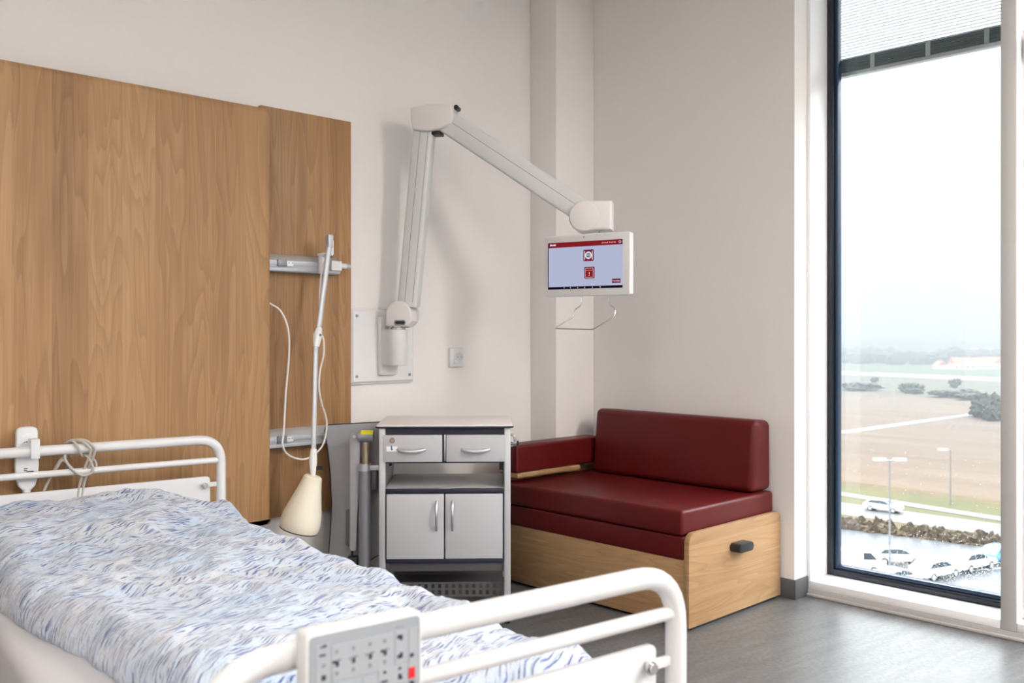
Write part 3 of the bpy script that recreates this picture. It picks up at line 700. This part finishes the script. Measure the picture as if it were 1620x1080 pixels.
# ------------------------------------------------------------------ hospital bed
BZ_ = R_(-7.3)
B = thing('hospital_bed', 'white tube-framed hospital bed with pale mattress', 'bed', (1.185, .867, 0), BZ_)
def bp(name, mb, mat, par=None, **k): return obj(name, mb, mat, par or B, **k)
def end_board(y, xl, xr, ztop, zlow, zpan, side, tagw):
    r = .0165
    path = fillet([(xl, y, .30), (xl, y, ztop-r), (xr, y, ztop-r), (xr, y, .30)], .085, 9)
    rl = bp(tagw+'_rail', MB().tube(path, r, 18), 'white_metal')
    bp('cross_bar', MB().cyl((xl, y, zlow), (xr, y, zlow), .0108, 14), 'white_metal', rl)
    pn = bp(tagw+'_board', MB().prism(rrect(xl+.032, xr-.036, .30, zpan, .012, 4), y-.006+side*.012, y+.006+side*.012, 'XZ', .002, 2), 'bed_board')
    for x, s in ((xr, -1), (xl, 1)):
        yy = y+side*.012
        bp('board_bracket', MB().box(min(x, x+s*.062), max(x, x+s*.062), yy-.016, yy-.006, zpan-.036, zpan-.020, .003), 'white_metal', pn)
        bp('board_screw', MB().cyl((x+s*.058, yy-.018, zpan-.030), (x+s*.058, yy-.024, zpan-.030), .0075, 14).cyl((x+s*.058, yy-.016, zpan-.030), (x+s*.058, yy-.0185, zpan-.030), .0105, 14), 'chrome', pn)
    return rl
end_board(0.0, -.725, .012, .796, .717, .672, 1, 'footboard')
end_board(2.253, -.808, .098, .792, .701, .645, 1, 'headboard')
bp('frame', MB().box(-.735, -.705, -.0, 2.25, .30, .36, .006).box(-.010, .020, 0, 2.25, .30, .36, .006).box(-.705, -.010, .25, .29, .30, .35).box(-.705, -.010, 1.9, 1.94, .30, .35).box(-.60, -.12, .40, 1.85, .14, .20, .01), 'white_metal')
bp('lift_column', MB().box(-.42, -.30, .55, .67, .20, .31, .01).box(-.42, -.30, 1.55, 1.67, .20, .31, .01), 'cab_beam')
for x in (-.60, -.12):
    for y in (.36, 1.90):
        w = bp('caster', MB().cyl((x-.016, y, .062), (x+.016, y, .062), .062, 24), 'tyre')
        bp('caster_fork', MB().box(x-.028, x-.020, y-.03, y+.03, .05, .145).box(x+.020, x+.028, y-.03, y+.03, .05, .145).box(x-.028, x+.028, y-.03, y+.03, .135, .16), 'cab_beam', w)
bp('mattress', cushion(-.742, .030, .05, 2.235, .365, .507, .030), 'sheet')
# control panel clipped on the foot rail
CPN = obj('control_panel', MB().prism(rrect(-.628, -.478, .722, .818, .008, 4), -.050, -.022, 'XZ', .004, 2), 'plate_white', B, label='grey button panel clipped on the foot rail')
bp('panel_face', MB().prism(rrect(-.624, -.482, .726, .8135, .006, 4), -.0512, -.048, 'XZ', .0004, 1), 'panel_face', CPN)
bp('panel_clip', MB().box(-.60, -.51, -.024, .012, .772, .800, .003), 'plate_white', CPN)
W_, H_ = .142, .0875
def pu(u): return -.624+u*W_
def pv(v): return .8135-v*H_
b = MB()
for u0, u1, v0, v1 in ((.19, .74, .16, .62), (.76, .87, .16, .60), (.60, .87, .62, .86), (.89, .97, .16, .86), (.05, .17, .12, .66), (.19, .45, .66, .95), (.46, .59, .66, .92)): b.box(pu(u0), pu(u1), -.0518, -.050, pv(v1), pv(v0))
bp('button_field', b, 'panel_field', CPN)
b = MB(); g = MB()
def ic(u, v, w, h, m): m.box(pu(u)-w/2, pu(u)+w/2, -.0526, -.051, pv(v)-h/2, pv(v)+h/2)
for u, v, w, h in ((.105, .150, .006, .0016), (.125, .142, .004, .0030), (.105, .255, .007, .0022), (.115, .545, .005, .0055), (.80, .235, .0065, .0040), (.815, .25, .003, .0060), (.80, .50, .0060, .0040), (.815, .485, .003, .0060), (.80, .66, .003, .003), (.80, .77, .0040, .0060), (.81, .79, .004, .003), (.915, .52, .0045, .0045), (.915, .90, .0055, .0045), (.66, .665, .0030, .0028), (.655, .785, .0085, .0020), (.385, .80, .0045, .0050), (.24, .83, .0055, .0030)): ic(u, v, w, h, b)
for i, u in enumerate((.23, .375, .525, .66)):
    ic(u, .245, .0030, .0045, g); ic(u-.022, .375, .0045, .0028, b if i in (0, 3) else g); ic(u+.02, .36, .0050, .0026, g); ic(u+.002, .405, .0036, .0060, b); ic(u, .525, .0032, .0048, g)
ic(.115, .39, .004, .004, g); ic(.80, .10, .010, .0010, g); ic(.235, .78, .0080, .0060, g)
bp('button_symbol', b, 'ink', CPN); bp('faint_symbol', g, 'ink_grey', CPN)
bp('red_button', MB().box(pu(.885), pu(.945), -.0524, -.0505, pv(.835), pv(.685)).box(pu(.07), pu(.14), -.0524, -.0505, pv(.86), pv(.70)), 'red_label', CPN)

# duvet: one rumpled quilt heightfield, in the bed's frame
D_ = thing('duvet', '', '', (1.185, .867, 0), BZ_); bpy.data.objects.remove(D_)
NX, NY = 190, 330
YF, YH = .175, 2.205
def edge(d, w):
    q = max(0, min(1, d/w)); return math.sqrt(max(0, 1-(1-q)**2))
def sstep(a, b_, x):
    q = max(0, min(1, (x-a)/(b_-a))); return q*q*(3-2*q)
def ridged(p, o=3):
    s = 0; a = 1; n_ = 0
    for i in range(o):
        s += a*(1-2*abs(noise.noise(p))); n_ += a; p = p*2.03+Vector((7.1, 3.3, 1.9)); a *= .5
    return s/n_
bm = bmesh.new(); uvl = bm.loops.layers.uv.new('UVMap'); grid = []
for j in range(NY+1):
    tj = j/NY; tj = .5-.5*math.cos(PI*(tj*.88+.06)); tj = (tj-(.5-.5*math.cos(PI*.06)))/(math.cos(PI*.06))
    y0 = YF+(YH-YF)*tj; row = []
    xl = -.600-.112*sstep(.55, 1.55, y0)+.020*noise.noise(Vector((y0*4, 1.3, 0)))+.010*noise.noise(Vector((y0*13, 2.3, 0)))
    xr = .045+.030*noise.noise(Vector((y0*3.4, 5.3, 0)))+.014*noise.noise(Vector((y0*12, 8.3, 0)))+.035*sstep(1.25, .55, y0)-.02*sstep(1.0, 1.3, y0)*sstep(1.75, 1.45, y0)+.03*math.exp(-((y0-1.90)/.13)**2)-.045*sstep(1.98, 2.15, y0)
    for i in range(NX+1):
        ti = i/NX; ti = .5-.5*math.cos(PI*(ti*.80+.10)); ti = (ti-(.5-.5*math.cos(PI*.10)))/(math.cos(PI*.10))
        x = xl+(xr-xl)*ti
        ye = YF+.010*noise.noise(Vector((x*6, 9, 0))); 
        y = y0
        E = edge(x-xl, .075)*edge(xr-x, .085)*edge(y-YF+.002, .07)*edge(YH-y, .08)
        p = Vector((x, y, 0)); wp = p+Vector((noise.noise(p*3+Vector((9, 0, 0))), noise.noise(p*3+Vector((0, 9, 0))), 0))*.10
        big = noise.noise(wp*3.2+Vector((2, 5, 1)))*.020+ridged(Vector((wp.x*4.2+wp.y*1.5, wp.y*5.2, 3)), 2)*.021
        mid = ridged(Vector((wp.x*7+3, wp.y*12+wp.x*3, 6)), 2)*.0115
        fine = noise.noise(Vector((wp.x*24, wp.y*40, 8)))*.0045+noise.noise(Vector((wp.x*55, wp.y*90, 2)))*.0017
        pil = .036*sstep(1.62, 1.95, y)*sstep(-.04, -.26, x)+.010*sstep(1.62, 1.95, y)-.022*sstep(1.90, 2.06, y)*sstep(-.14, .02, x)
        fold = -.012*math.exp(-((y-.46-.10*noise.noise(Vector((x*3, 2, 2))))/.018)**2)
        h = (.066+pil+big+mid+fold)*E+fine*min(1, E*1.3)
        droop = 0
        if x > .0: droop = .070*(x/.10)**1.4*(1-.5*edge(y-YF, .25)*0)
        h = max(h, .004)
        row.append((bm.verts.new((x, y, .509+h-droop)), (x, y)))
    cum = [0.0]
    for i in range(NX): cum.append(cum[-1]+math.hypot(row[i+1][0].co.x-row[i][0].co.x, row[i+1][0].co.z-row[i][0].co.z))
    row = [(v, (cum[i]-cum[-1]*.5-.3, uvy[1])) for i, (v, uvy) in enumerate(row)]
    grid.append(row)
for j in range(NY):
    for i in range(NX):
        q = (grid[j][i], grid[j][i+1], grid[j+1][i+1], grid[j+1][i])
        f = bm.faces.new([a[0] for a in q])
        for lp_, a in zip(f.loops, q): lp_[uvl].uv = a[1]
# hem and underside
def under(v): 
    return bm.verts.new((v.co.x*.985+(-.35)*.015, v.co.y, v.co.z-.006))
bd = [grid[0][i] for i in range(NX+1)]+[grid[j][NX] for j in range(1, NY+1)]+[grid[NY][i] for i in range(NX-1, -1, -1)]+[grid[j][0] for j in range(NY-1, 0, -1)]
un = [under(a[0]) for a in bd]
for i in range(len(bd)):
    k = (i+1) % len(bd); f = bm.faces.new((bd[i][0], un[i], un[k], bd[k][0]))
    for lp_, a in zip(f.loops, (bd[i], bd[i], bd[k], bd[k])): lp_[uvl].uv = a[1]
bmesh.ops.recalc_face_normals(bm, faces=bm.faces)
du = obj('duvet', bm, 'duvet_print', smooth=180)
du.location = (1.185, .867, 0); du.rotation_euler = (0, 0, BZ_)
tag(du, 'rumpled white duvet with blue brush-stroke print spread over the bed', 'duvet')

# hand control hooked on the head rail, its cable wound round the rail
H = thing('hand_control', 'pale grey hand control with coiled cable hooked on head rail', 'remote control', (1.185, .867, 0), BZ_)
o4 = Matrix.Identity(4)
H.location = Matrix.Translation((1.185, .867, 0)) @ Matrix.Rotation(BZ_, 4, 'Z') @ Vector((-.515, 2.285, .64)); HM = Matrix.Diagonal((.86, 1, 1, 1)) @ Matrix.Translation((.515, -2.285, -.64))
def hp(name, mb, mat, par=None): mb.bm.transform(HM); return obj(name, mb, mat, par or H)
ol = [(-.552, .836), (-.548, .846), (-.538, .851), (-.515, .853), (-.492, .851), (-.482, .846), (-.478, .836), (-.478, .78), (-.475, .73), (-.478, .690), (-.487, .664), (-.500, .652), (-.530, .652), (-.543, .664), (-.552, .690), (-.555, .73), (-.552, .78)]
hc = hp('body', MB().prism(ol, 2.274, 2.300, 'XZ', .006, 3), 'remote_white')
hp('rail_hook', MB().box(-.512, -.482, 2.228, 2.232, .755, .812, .001).box(-.512, -.482, 2.228, 2.276, .808, .816, .002), 'remote_white')
hp('thumb_recess', MB().prism([(-.515+.020*math.cos(a), .822+.010*math.sin(a)) for a in [i*PI/10 for i in range(11)]], 2.2725, 2.275, 'XZ'), 'label_white', hc)
b = MB()
for x0, x1, z in ((-.527, -.514, .719), (-.527, -.516, .713), (-.527, -.502, .706), (-.527, -.496, .700), (-.518, -.494, .709), (-.526, -.523, .802), (-.519, -.515, .803)): b.box(x0, x1, 2.273, 2.275, z, z+.0032)
hp('printed_text', b, 'ink', hc)
hp('cable_relief', MB().tube([(-.515, 2.287, .655), (-.514, 2.287, .625), (-.512, 2.287, .585)], [.015, .012, .007], 14), 'remote_white')
cb = []
r0 = .022
zc = .7755
cx_ = -.36
pth = [(-.512, 2.287, .60), (-.500, 2.290, .57), (-.480, 2.292, .60), (-.455, 2.290, .665), (-.420, 2.282, .735), (-.405, 2.276, .752)]
for i in range(13):
    a = PI*.02+i*1.55*PI/12; pth.append((-.405+.05*i/12, 2.253+r0*1.1*math.cos(a), zc+r0*1.15*math.sin(a)))
pth += [(-.345, 2.236, .748), (-.330, 2.236, .715), (-.335, 2.238, .695), (-.362, 2.238, .690), (-.395, 2.238, .715), (-.412, 2.242, .750), (-.395, 2.266, .760), (-.345, 2.268, .752), (-.318, 2.262, .730), (-.316, 2.26, .705), (-.335, 2.262, .690), (-.375, 2.268, .70), (-.41, 2.272, .738), (-.43, 2.275, .715), (-.455, 2.280, .67), (-.478, 2.285, .60), (-.49, 2.29, .50)]
HM = Matrix.Translation((.515, -2.285, -.64))
hp('cable', MB().tube(smooth_path(pth, 8), .0042, 8), 'cable_grey')
for dx in (0, .013):
    hp('cable_loop', MB().tube(smooth_path([(x+dx, y, z) for x, y, z in ((-.376, 2.262, .50), (-.370, 2.262, .62), (-.355, 2.250, .70), (-.338, 2.2285, .765), (-.346, 2.2275, .785), (-.364, 2.238, .801), (-.386, 2.258, .803), (-.404, 2.279, .790), (-.409, 2.285, .765), (-.400, 2.281, .745))], 8), .0042, 8), 'cable_grey')

# ------------------------------------------------------------------ outside: flat country below the window
G = -24.85
def sheet(name, pts, mat, dz=0):
    o = MB().quad(*[(x, y, G+dz) for x, y in pts]); r = obj(name, o, mat, smooth=0); r['kind'] = 'structure'; return r
sheet('ground', [(20, -900), (3200, -900), (3200, 2200), (20, 2200)], 'far_field', 0)
sheet('ground_field', [(146, -160), (400, -160), (372, 420), (146, 420)], 'stubble', .02)
sheet('ground_verge', [(117.0, 90), (115.8, 59), (122.3, 39.7), (125, -40), (150, -40), (158, 110), (130, 110)], 'verge_grass', .04)
sheet('ground_median', [(128, -40), (149.5, -40), (152, 110), (126, 110)], 'median_grass', .06)
sheet('ground_road', [(131.0, -40), (136.2, -40), (135.5, 110), (124.8, 110)], 'road_asphalt', .09)
sheet('ground_lane', [(127.0, -40), (131.3, -40), (153, 140), (149.8, 140)], 'road_asphalt', .12) if False else sheet('ground_lane', [(137.9-13, 45.4-100), (141.2-13, 46.5-100), (144.5+5.2, 72.4+40), (141.2+5.2, 70.7+40)], 'road_asphalt', .12)
sheet('ground_car_park', [(60, -60), (124.5, -60), (120.6, 39.7), (117.9, 59.1), (113, 110), (60, 110)], 'asphalt_wet', .10)
sheet('ground_track', [(225, 117.2), (322, 112.8), (325, 109.4), (230, 112.6)], 'track_gravel', .05)
sheet('ground_runway', [(560, 330), (604, 330), (560, 80), (515, 80)], 'track_gravel', .05)
sheet('ground_meadow', [(620, 330), (900, 420), (900, 150), (600, 170)], 'green_field', .03)
# parking bay lines
for k in range(3):
    yb = 52-k*4.6
    sheet('ground_line', [(104, yb-3), (111, yb-7.2), (111.25, yb-7.0), (104.25, yb-2.8)], 'house_white', .13)

def hill(name, x0, y0, x1, y1, hgt, dep, seed, mat, kind):
    mb = MB(); n = 120; rows = []
    d = Vector((x1-x0, y1-y0, 0)); L_ = d.length; d.normalize(); nr = Vector((-d.y, d.x, 0))
    if nr.dot(Vector((.7, .7, 0))) < 0: nr = -nr
    for k in range(7):
        f = k/6; row = []
        for i in range(n+1):
            p = Vector((x0, y0, 0))+d*(L_*i/n)+nr*dep*(f-.5)
            z = hgt*math.sin(PI*min(1, f*1.0))**.7*(.82+.25*noise.noise(Vector((i*.05, seed, 0)))+.07*noise.noise(Vector((i*.31, seed, 4))))
            row.append(mb.bm.verts.new((p.x, p.y, G-.5+max(0, z))))
        rows.append(row)
    for k in range(6):
        for i in range(n): mb.bm.faces.new((rows[k][i], rows[k][i+1], rows[k+1][i+1], rows[k+1][i]))
    o = obj(name, mb, mat); o['kind'] = kind; return o
hill('hills', 1700, 1500, 2300, 100, 33, 500, 1, 'hill', 'structure')
hill('hills', 1150, 950, 1500, 100, 19, 260, 4, 'hill', 'structure')
# far woodland (uncountable at this distance)
mb = MB(); rd = random.Random(11)
for i in range(230):
    f = rd.random(); x = 690+rd.random()*190+f*120; y = 470-f*300+rd.gauss(0, 20)
    h = 5+rd.random()*7
    if 225 < y < 300 and x < 790 and rd.random() < .8: continue
    mb.blob((x, y, G+h*.45), (h*.8, h*.9, h*.6), 1, .5, 1.6, i)
wd = obj('woodland', mb, 'far_wood'); tag(wd, 'hazy grey band of distant woods beyond the fields', 'trees', kind='stuff')
recenter(wd)

def house(x, y, rz, ln, wd_, hw_, hr_, label, wins_=4):
    h = thing('farmhouse', label, 'house', (x, y, G), rz, 'white farm buildings beyond the fields')
    obj('wall', MB().box(-ln/2, ln/2, -wd_/2, wd_/2, 0, hw_), 'house_white', h)
    obj('roof', MB().prism([(-wd_/2-.4, hw_-.2), (0, hw_+hr_), (wd_/2+.4, hw_-.2)], -ln/2-.3, ln/2+.3, 'YZ'), 'roof_red', h)
    for i in range(wins_):
        u = -ln/2+(i+.5)*ln/wins_; obj('window', MB().box(u-.6, u+.6, -wd_/2-.06, -wd_/2+.05, 1.0, 2.3), 'car_glass', h)
    obj('chimney', MB().box(-.5, .5, -.5, .5, hw_+hr_-1, hw_+hr_+1), 'roof_red', h)
    return h
house(700, 251, R_(-42), 27, 9, 4.2, 4.2, 'long white farmhouse with red roof far across the fields', 7)
house(718, 240, R_(48), 13, 8, 4.4, 4.0, 'white gabled house at the right end of the long red-roofed farmhouse', 3)
house(686, 266, R_(48), 8, 7, 3.2, 2.6, 'small white shed left of the long red-roofed farmhouse', 2)
house(1010, 352, R_(-42), 22, 9, 6, 4, 'pale white building in the haze above the farmhouse', 4)

def shrub(x, y, w, h, label, mat='foliage_dark', seed=0, n=7, group=None):
    s = thing('shrub', label, 'shrub', (x, y, G), 0, group)
    mb = MB(); rd = random.Random(seed)
    for k in range(n):
        a = rd.random()*2*PI; rr = rd.random()*.5*w
        mb.blob((rr*math.cos(a), rr*math.sin(a), h*(.30+.38*rd.random())), (w*.30, w*.30, h*.34), 3, .9, 3.4, seed*10+k)
    obj('foliage', mb, mat, s); obj('stem', MB().cyl((0, 0, 0), (0, 0, h*.4), w*.03, 8), 'foliage_brown', s); return s
shrub(304, 103.5, 9.0, 7.2, 'dark bush at the right edge of the field view beside the pale track', seed=1, n=11)
shrub(294, 99.5, 5.0, 4.4, 'lower dark bush in front of the big one beside the pale track', seed=2, n=8)
for i, (px, py, w, h) in enumerate(((403, 192.5, 16, 5.5), (411, 172, 11, 6.5), (401, 166.5, 7, 4), (455, 170, 5, 7), (388, 148, 12, 4.5), (399, 141.5, 8, 5), (380, 136.5, 12, 4), (470, 215, 4, 5))):
    shrub(px, py, w*.9, h*.62, ['low wide hedge clump at the far left of the field', 'taller grey-green bush left of field centre', 'short bush just right of the taller grey-green bush', 'thin lone tree standing behind the field hedge', 'bluish hedge clump right of field centre', 'rounded hedge clump beside the bluish one', 'rightmost hedge clump along the far field edge', 'tiny lone bush near the pale runway strip'][i], seed=20+i, n=6)
# scrub on the verge above the car park
mb = MB(); rd = random.Random(5)
for i in range(520):
    f = rd.random(); y = 72-42*f; x = 117.4+(59.1-y)*.14+rd.random()**1.6*4.5+.2
    h = .25+rd.random()**2*1.0; mb.blob((x, y, G+h*.35), (.25+rd.random()*.35, .3+rd.random()*.5, h*.7), 2, 1.0, 3.2, i)
sc_ = recenter(obj('verge_scrub', mb, 'foliage_brown')); tag(sc_, 'brown winter scrub growing along the bank above the car park', 'scrub', kind='stuff')

def lamp_post(x, y, h, double, rz, label):
    l = thing('street_lamp', label, 'street lamp', (x, y, G), rz)
    obj('post', MB().tube([(0, 0, 0), (0, 0, h*.5), (0, 0, h)], [.13, .10, .07], 12), 'post_grey', l)
    for s in ((-1, 1) if double else (-1,)):
        a = obj('bracket', MB().tube([(0, 0, h-.1), (s*.5, 0, h)], .05, 8), 'post_grey', l)
        obj('lamp_head', MB().box(min(s*.45, s*1.75), max(s*.45, s*1.75), -.28, .28, h-.06, h+.18, .05), 'house_white', a)
    return l
lamp_post(101.5, 44.8, 12.0, True, R_(-46), 'double-headed street lamp standing in the car park')
lamp_post(145.1, 54.8, 8.4, False, R_(-46), 'single-headed street lamp standing beyond the road')

def car(x, y, rz, paint, label, van=False, ln=4.5, group='cars outside the window', big=1.0):
    c = thing('van' if van else 'car', label, 'van' if van else 'car', (x, y, G+.13), rz, group); c.scale = (big,)*3
    k = ln/4.5
    if van:
        side = [(-2.45, .35), (2.45, .35), (2.5, .75), (2.35, 1.05), (1.75, 1.25), (1.15, 2.0), (.8, 2.15), (-2.4, 2.15), (-2.5, 1.9)]
        glassb = [(1.70, 1.30), (1.17, 1.92), (.55, 1.95), (.55, 1.32)]
        hw = .95
    else:
        side = [(-2.2, .35), (2.15, .35), (2.22, .62), (2.1, .82), (1.25, .98), (.45, 1.42), (-.2, 1.50), (-1.35, 1.45), (-2.05, 1.02), (-2.25, .80)]
        glassb = [(1.02, 1.02), (.40, 1.37), (-.2, 1.44), (-1.28, 1.39), (-1.75, 1.05)]
        hw = .88
    side = [(a*k, b) for a, b in side]; glassb = [(a*k, b) for a, b in glassb]
    bd = MB().prism(side, -hw, hw, 'XZ', .06, 2)
    for v in bd.bm.verts:
        if v.co.z > .95: v.co.y *= 1-.16*(v.co.z-.95)/.55*(1 if not van else .4)
    obj('body', bd, paint, c)
    g_ = MB().prism(glassb, -hw-.015, hw+.015, 'XZ')
    for v in g_.bm.verts:
        if v.co.z > .95: v.co.y *= 1-.16*(v.co.z-.95)/.55*(1 if not van else .4)
    obj('side_window', g_, 'car_glass', c)
    if van: pf = [(1.78, 1.27), (1.19, 1.98)]
    else: pf = [(1.20, 1.02), (.47, 1.42)]
    (a, b), (a2, b2) = [(q*k, w) for q, w in pf]
    wq = hw*.80
    obj('windscreen', MB().quad((a+.02, -wq, b+.02), (a+.02, wq, b+.02), (a2+.03, wq*.92, b2+.01), (a2+.03, -wq*.92, b2+.01)), 'car_glass', c, smooth=0)
    for wx in (-1.35*k, 1.38*k):
        for s in (-1, 1):
            w = obj('wheel', MB().cyl((wx, s*(hw-.2), .33), (wx, s*(hw+.02), .33), .33, 20), 'tyre', c)
            obj('hub', MB().cyl((wx, s*(hw+.0), .33), (wx, s*(hw+.035), .33), .20, 16), 'car_silver', w)
    return c
car(133.4, 59.8, R_(-84), 'car_white', 'white car driving along the road beyond the car park', ln=4.8, big=1.12)
car(97.4, 46.9, R_(-48), 'car_white', 'white van at the lower left corner of the window', True, 5.0, big=1.15)
car(104.2, 45.2, R_(-48), 'car_white', 'white car parked just right of the car park lamp', ln=4.5, big=1.25)
car(107.6, 38.4, R_(-14), 'car_white', 'white car heading the parked row, ahead of the blue car', ln=4.6, big=1.3)
car(101.2, 39.8, R_(-14), 'car_white', 'white car in the middle of the parked row', ln=4.6, big=1.3)
car(94.9, 41.2, R_(-14), 'car_silver', 'silvery car nearest the building in the parked row', ln=4.5, big=1.25)
car(114.0, 37.4, R_(-14), 'car_blue', 'blue car parked at the right edge of the window view', ln=4.5, big=1.25)

hz = obj('haze', MB().box(150, 3000, -700, 1900, G-2, 90), 'haze', smooth=0); tag(hz, 'thin winter haze lying over the distant fields', 'haze', kind='stuff')
recenter(hz)

# marks and fittings that are separate pieces become separate parts
def split_loose(names):
    for o in [q for q in bpy.data.objects if q.name.split('.')[0] in names]:
        bm = bmesh.new(); bm.from_mesh(o.data); left = set(bm.verts); isl = []
        while left:
            st = [left.pop()]; grp = set(st)
            while st:
                for e_ in st.pop().link_edges:
                    for v in e_.verts:
                        if v in left: left.discard(v); grp.add(v); st.append(v)
            isl.append(grp)
        if len(isl) > 1:
            for k, grp in enumerate(isl):
                nb = bmesh.new(); mp = {v: nb.verts.new(v.co) for v in grp}
                for f in bm.faces:
                    if f.verts[0] in grp: nb.faces.new([mp[v] for v in f.verts])
                if k == 0: nb.to_mesh(o.data); o.data.update()
                else:
                    me = bpy.data.meshes.new(o.name); nb.to_mesh(me); me.materials.append(o.data.materials[0])
                    c = o.copy(); c.data = me; COL.objects.link(c)
                nb.free()
        bm.free()
split_loose({'header_end', 'header_text', 'taskbar_icon', 'plate_line', 'cutlery_symbol', 'icon_caption', 'shelf_catch', 'red_button', 'button_symbol', 'faint_symbol', 'button_field', 'lift_column', 'printed_text', 'cable_loop', 'wall_batten', 'header_logo', 'bulb'})

# ------------------------------------------------------------------ sky
w = bpy.data.worlds.new('sky'); scn.world = w; w.use_nodes = True
t = w.node_tree; t.nodes.clear()
tc = t.nodes.new('ShaderNodeTexCoord'); sx = t.nodes.new('ShaderNodeSeparateXYZ'); t.links.new(tc.outputs['Generated'], sx.inputs[0])
rp = t.nodes.new('ShaderNodeValToRGB'); e = rp.color_ramp.elements
e[0].position = 0; e[0].color = (.073, .076, .079, 1); e[1].position = 1; e[1].color = (.94, .975, 1, 1)
for pos, v in ((.085, .083), (.24, .22), (.50, .80)):
    k = e.new(pos); k.color = (v*.94, v*.975, v, 1)
t.links.new(sx.outputs[2], rp.inputs[0])
bg = t.nodes.new('ShaderNodeBackground'); bg.inputs['Strength'].default_value = 10.5; t.links.new(rp.outputs[0], bg.inputs['Color'])
wo = t.nodes.new('ShaderNodeOutputWorld'); t.links.new(bg.outputs[0], wo.inputs[0])

# ------------------------------------------------------------------ camera
cam = bpy.data.cameras.new('camera'); co = bpy.data.objects.new('camera', cam); COL.objects.link(co)
co.location = (0, 0, 1.15); co.rotation_euler = (PI/2, 0, R_(45.8-90))
cam.sensor_width = 36; cam.lens = 1480/1620*36; cam.shift_y = -14/1620; cam.clip_start = .05; cam.clip_end = 5000
cam.dof.use_dof = True; cam.dof.focus_distance = 3.9; cam.dof.aperture_fstop = 5.6
scn.camera = co
vs = scn.view_settings; vs.view_transform = 'Standard'; vs.look = 'None'; vs.exposure = 0.42; vs.gamma = 1; vs.use_curve_mapping = False
